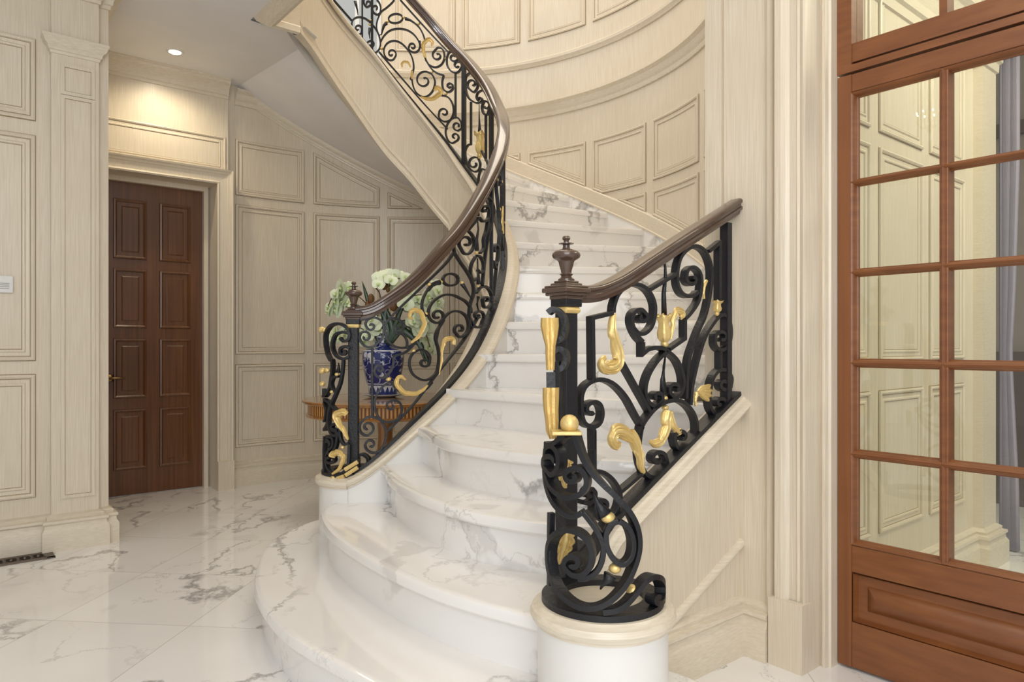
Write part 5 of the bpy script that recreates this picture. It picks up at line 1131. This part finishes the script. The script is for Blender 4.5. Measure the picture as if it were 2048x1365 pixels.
    fin = N(nt, 'ShaderNodeMixRGB'); L(cur, fin.inputs[0]); fin.inputs[1].default_value = (*blue, 1); fin.inputs[2].default_value = (*wht, 1)
    L(fin.outputs[0], p.inputs['Base Color']); p.inputs['Roughness'].default_value = 0.08; p.inputs['Coat Weight'].default_value = 0.6; return m
v = thing('vase', (VX_, VY_, VZ+0.06), 'tall blue and white china jar on a saucer in the middle of the round table', 'vase')
mb = MB(); mb.lathe((VX_, VY_, VZ+0.06), [(0.50, 0.0), (0.53, 0.05), (0.57, 0.3), (0.66, 0.6), (0.75, 1.0), (0.80, 1.35), (0.80, 1.55), (0.78, 1.66), (0.72, 1.73), (0.58, 1.79), (0.42, 1.86), (0.34, 1.93), (0.31, 2.05), (0.32, 2.2), (0.36, 2.26), (0.36, 2.28), (0.30, 2.27), (0.27, 2.1), (0.3, 1.9)], 56); mb.build('jar', china(), v, smooth=True)
sauc = simple('white_china', (0.7, 0.72, 0.74), 0.15, coat=0.5)
sv = MB(); sv.lathe((VX_, VY_, VZ), [(0.45, 0.0), (0.5, 0.02), (0.80, 0.10), (0.83, 0.13), (0.79, 0.125), (0.5, 0.058), (0.02, 0.055)], 48); o = sv.build('saucer', sauc, smooth=True); tag(o, 'white saucer lying under the blue and white jar', 'saucer')
# orchids
fl_ = thing('orchid_arrangement', (VX_, VY_, VZ+2.1), 'arrangement of pale green orchids and dark leaves in the blue jar', 'flowers')
def petal_mat(name, c1, c2):
    m, nt, p = mat(name); L = nt.links.new; tc = N(nt, 'ShaderNodeTexCoord'); ln = N(nt, 'ShaderNodeVectorMath', operation='LENGTH'); L(tc.outputs['Object'], ln.inputs[0])
    r = ramp(nt, [(0.0, c2), (0.035, c2), (0.06, c1), (0.5, c1)]); mu = N(nt, 'ShaderNodeMath', operation='MULTIPLY'); mu.inputs[1].default_value = 3.0; L(ln.outputs['Value'], mu.inputs[0]); L(mu.outputs[0], r.inputs[0]); L(r.outputs[0], p.inputs['Base Color'])
    p.inputs['Roughness'].default_value = 0.5; p.inputs['Subsurface Weight'].default_value = 0.15; p.inputs['Subsurface Radius'].default_value = (0.02, 0.03, 0.01); return m
pm = petal_mat('orchid_petal', (0.74, 0.82, 0.62), (0.50, 0.62, 0.28)); leafm = simple('dark_green_leaf', (0.018, 0.05, 0.020), 0.35, coat=0.2, bscale=10); stem_m = simple('brown_stem', (0.10, 0.05, 0.025), 0.6); pod_m = simple('brown_seed_pod', (0.16, 0.075, 0.025), 0.6, bump=0.6, bscale=80)
def blossom_mesh():
    mb = MB()
    def petal(ang, L_, W_, lift, tw=0.0):
        rows = []; ca, sa = cos(ang), sin(ang)
        for i in range(7):
            t_ = i/6; w__ = W_*sin(pi*min(1, t_*0.92+0.06))**0.7; r_ = []
            for j in range(5):
                u_ = (j-2)/2; x = t_*L_; y = u_*w__; z = lift*t_*t_*L_-0.25*abs(u_)*w__*t_+0.03*sin(6*t_+3*u_)*L_
                r_.append((x*ca-y*sa, x*sa+y*ca, z))
            rows.append(r_)
        mb.grid(rows)
    petal(pi/2, 0.25, 0.11, -0.15); petal(pi/2+2.15, 0.24, 0.11, -0.1); petal(pi/2-2.15, 0.24, 0.11, -0.1)
    petal(0.25, 0.27, 0.18, 0.12); petal(pi-0.25, 0.27, 0.18, 0.12)
    mb.ball((0, -0.03, 0.05), 0.045, 8); petal(-pi/2, 0.12, 0.05, 0.6)
    return mb
bl0 = None; rnd = random.Random(11); nb = 0
def face_quat(d, roll): q = Vector(d).to_track_quat('Z', 'Y'); from mathutils import Quaternion; return q @ Quaternion((0, 0, 1), roll)
def put_blossom(px, py, dd, r):
    global bl0, nb
    y = VY_-0.35+dd; x = (px-1024)/F*y; z = HC+(HZ-py)/F*y; base = Vector((VX_, VY_, VZ+2.1))
    if bl0 is None:
        bl0 = blossom_mesh().build('blossom', pm, None, smooth=True); o = bl0; me = o.data; me.transform(__import__('mathutils').Matrix.Identity(4))
        o.parent = fl_
    else: o = bl0.copy(); C.objects.link(o); o.parent = fl_
    o.location = (Vector((x, y, z))-base)*U; o.rotation_mode = 'QUATERNION'
    o.rotation_quaternion = face_quat(((x-VX_)*0.55+rnd.uniform(-.35, .35), -1+rnd.uniform(-.2, .5), 0.25+rnd.uniform(-.5, .5)), rnd.uniform(-.7, .7)); o.scale = (r, r, r); nb += 1
cl = [ # clusters of blossoms: centre px, spread, count
 (682, 596, 16, 14, 10), (668, 612, 12, 10, 6), (690, 582, 10, 8, 5), (682, 668, 18, 12, 6), (790, 556, 22, 8, 8), (806, 575, 20, 12, 7), (815, 605, 16, 14, 8), (830, 640, 16, 16, 9), (848, 600, 14, 12, 5), (845, 665, 10, 12, 6), (738, 668, 20, 16, 8), (745, 640, 10, 10, 3), (765, 562, 10, 10, 4), (866, 590, 12, 18, 5), (856, 690, 10, 12, 4), (877, 612, 8, 10, 2)]
for cx_, cy_, sx, sy, n in cl:
    for i in range(n):
        if nb >= 99: break
        put_blossom(cx_+rnd.uniform(-1, 1)*sx, cy_+rnd.uniform(-1, 1)*sy, rnd.uniform(-0.5, 0.5), rnd.uniform(0.95, 1.4))
def P3(px, py, dd=0.0): y = VY_+dd; return Vector(((px-1024)/F*y, y, HC+(HZ-py)/F*y))
mouth = (768, 690)
for pts in ([(768, 690), (755, 640), (725, 600), (690, 578), (668, 590), (655, 615)], [(768, 690), (772, 640), (775, 590), (785, 562), (810, 556)], [(768, 690), (790, 640), (815, 600), (845, 590), (880, 605)], [(768, 690), (800, 650), (830, 640), (850, 665), (860, 695)], [(768, 690), (745, 670), (715, 655), (690, 660), (672, 670)], [(768, 690), (765, 640), (760, 590), (745, 570)], [(768, 690), (785, 655), (795, 620), (800, 600)]):
    mb = MB(); q = [P3(x, y, -0.2*i/len(pts)) for i, (x, y) in enumerate(cat(pts, 4))]; mb.tube(q, 0.022, 6); mb.build('stem', stem_m, fl_, smooth=True)
def blade(pts, w_, mt, nm='leaf', dd=-0.3):
    q = [P3(x, y, dd) for x, y in cat(pts, 4)]; n = len(q); rows = []
    for i, p in enumerate(q):
        t_ = i/(n-1); d = (q[min(i+1, n-1)]-q[max(i-1, 0)]).normalized(); s = d.cross(Vector((0.15, -1, 0.1))).normalized(); ww = w_*sin(pi*(0.08+0.92*t_)**0.8)**0.7 if t_ < 1 else 0.004
        rows.append([p+s*ww*u_+Vector((0, 0.10*abs(u_)*w_*2, 0)) for u_ in (-1, -.5, 0, .5, 1)])
    mb = MB(); mb.grid(rows); o = mb.build(nm, mt, fl_, smooth=True); m_ = o.modifiers.new('t', 'SOLIDIFY'); m_.thickness = 0.0015
for pts, w_ in (([(765, 690), (750, 650), (735, 600), (724, 562)], 0.10), ([(770, 690), (745, 640), (715, 615), (695, 608)], 0.13), ([(775, 690), (800, 660), (840, 690), (860, 735)], 0.14), ([(780, 690), (815, 650), (838, 690), (852, 730)], 0.10), ([(770, 690), (768, 650), (772, 620), (780, 600)], 0.12), ([(770, 685), (790, 650), (800, 625), (815, 600)], 0.10), ([(768, 690), (790, 660), (808, 645), (822, 650)], 0.13), ([(760, 690), (750, 660), (752, 630), (760, 605)], 0.11), ([(772, 688), (785, 665), (780, 640), (770, 612)], 0.14), ([(765, 688), (776, 668), (770, 640), (758, 618)], 0.14)): blade(pts, w_, leafm)
for x, y, r in ((768, 568, .16), (742, 598, .13), (787, 610, .17), (735, 610, .10), (790, 600, .10), (680, 618, .07), (776, 580, .08)):
    mb = MB(); mb.ball(P3(x, y, -0.45), r, 12, sz=1.5); mb.build('seed_pod', pod_m, fl_, smooth=True)
# ================================================================ SMALL THINGS
# floor register at the foot of the left wall
gx = zV(LV-0.26, 0, 0)
pb_ = simple('vent_metal', (0.16, 0.125, 0.10), 0.45, metal=0.6)
k = (107-1024)/F; ue = None
def floorpt(px, py): y = HC*F/(py-HZ); return ((px-1024)/F*y, y)
a = floorpt(107, 1109); ua = a[0]*UX[0]+a[1]*UX[1]; vb = LV-0.30; vt = vb-0.78
t = thing('floor_vent', (*XY(ua-1.5, vb-0.4), 0), 'brown metal floor vent grille at the foot of the left wall', 'vent')
mb = MB(); L_ = 3.4
def fbox(mb, u0, u1, v0, v1, z0, z1): mb.box((*XY(u0, v0), z0), (UX[0]*(u1-u0), UX[1]*(u1-u0), 0), (VX[0]*(v1-v0), VX[1]*(v1-v0), 0), (0, 0, z1-z0))
for w0, w1, v0, v1 in ((ua-L_, ua, vt, vt+0.13), (ua-L_, ua, vb-0.13, vb), (ua-0.22, ua, vt, vb), (ua-L_, ua-L_+0.22, vt, vb)): fbox(mb, w0, w1, v0, v1, 0.0, 0.035)
mb.build('frame', pb_, t, bevel=0.006)
mb = MB(); n = 9
for i in range(n):
    uc = ua-0.22-(i+0.5)*(L_-0.44)/n; vc = (vt+vb)/2; rr = 0.165
    for s_ in (-1, 1):
        pts = [(*XY(uc+rr*cos(a_*pi/10), vc+s_*(0.05+0.2*sin(a_*pi/10))), 0.02) for a_ in range(-2, 13)]; mb.tube(pts, 0.022, 5)
    fbox(mb, uc-0.2, uc-0.16, vt+.1, vb-.1, 0.0, 0.03)
    mb.ball((*XY(uc, vc), 0.02), 0.05, 8)
mb.build('grille', pb_, t)
mb = MB(); fbox(mb, ua-L_+.05, ua-.05, vt+.05, vb-.05, 0.001, 0.006); mb.build('duct_shade_plate', simple('vent_shadow', (0.012, 0.01, 0.009), 0.9), t)  # flat near-black plate, painted shade under the grille
# thermostat
u0, z0 = zV(LV, 26, 587); u1, z1 = zV(LV, 26, 553)
t = thing('thermostat', (*XY(u0-0.45, LV), z0), 'small white wall control box on the left wall by the picture edge', 'thermostat')
wp_m = simple('white_plastic', (0.78, 0.78, 0.76), 0.4)
mb = MB(); mb.box((*XY(u0-0.9, LV-0.12), z0), (UX[0]*.9, UX[1]*.9, 0), (VX[0]*.12, VX[1]*.12, 0), (0, 0, z1-z0)); tb = mb.build('case', wp_m, t, bevel=0.02)
mb = MB()
for i in range(4): mb.box((*XY(u0-0.35, LV-0.13), z0+0.12+i*0.05), (UX[0]*.25, UX[1]*.25, 0), (VX[0]*.01, VX[1]*.01, 0), (0, 0, 0.015))
mb.build('louvre', simple('grey_slot', (0.3, 0.3, 0.3), 0.6), t)
# small chandelier of the foyer (seen mirrored in the glass door)
hx_, hy_, hz_ = -7.3, 7.6, 14.6
t = thing('chandelier', (hx_, hy_, hz_), 'small crystal chandelier hanging from the foyer ceiling', 'chandelier')
cry = simple('crystal_glass', (0.9, 0.9, 0.92), 0.05, spec=1.0)
mb = MB(); mb.tube([(hx_, hy_, hz_+0.4), (hx_, hy_, CEIL)], 0.03, 6); mb.lathe((hx_, hy_, hz_), [(0.05, -0.5), (0.12, -0.3), (0.06, 0), (0.14, 0.25), (0.05, 0.45)], 16)
for i in range(8):
    a_ = i*pi/4; mb.tube([(hx_, hy_, hz_-0.2), (hx_+.2*cos(a_), hy_+.2*sin(a_), hz_-.3), (hx_+.4*cos(a_), hy_+.4*sin(a_), hz_-.1), (hx_+.4*cos(a_), hy_+.4*sin(a_), hz_+.15)], 0.03, 6)
mb.build('frame', brass_m, t, smooth=True)
mb = MB()
for i in range(8):
    a_ = i*pi/4; mb.ball((hx_+.4*cos(a_), hy_+.4*sin(a_), hz_+.25), 0.03, 8, sz=1.5)
mb.build('bulb', em, t, smooth=True)
mb = MB()
for i in range(16):
    a_ = i*pi/8; mb.ball((hx_+.38*cos(a_), hy_+.38*sin(a_), hz_-.25), 0.035, 8, sz=1.8)
mb.ball((hx_, hy_, hz_-.65), 0.13, 10, sz=1.5); mb.build('crystal', cry, t, smooth=True)
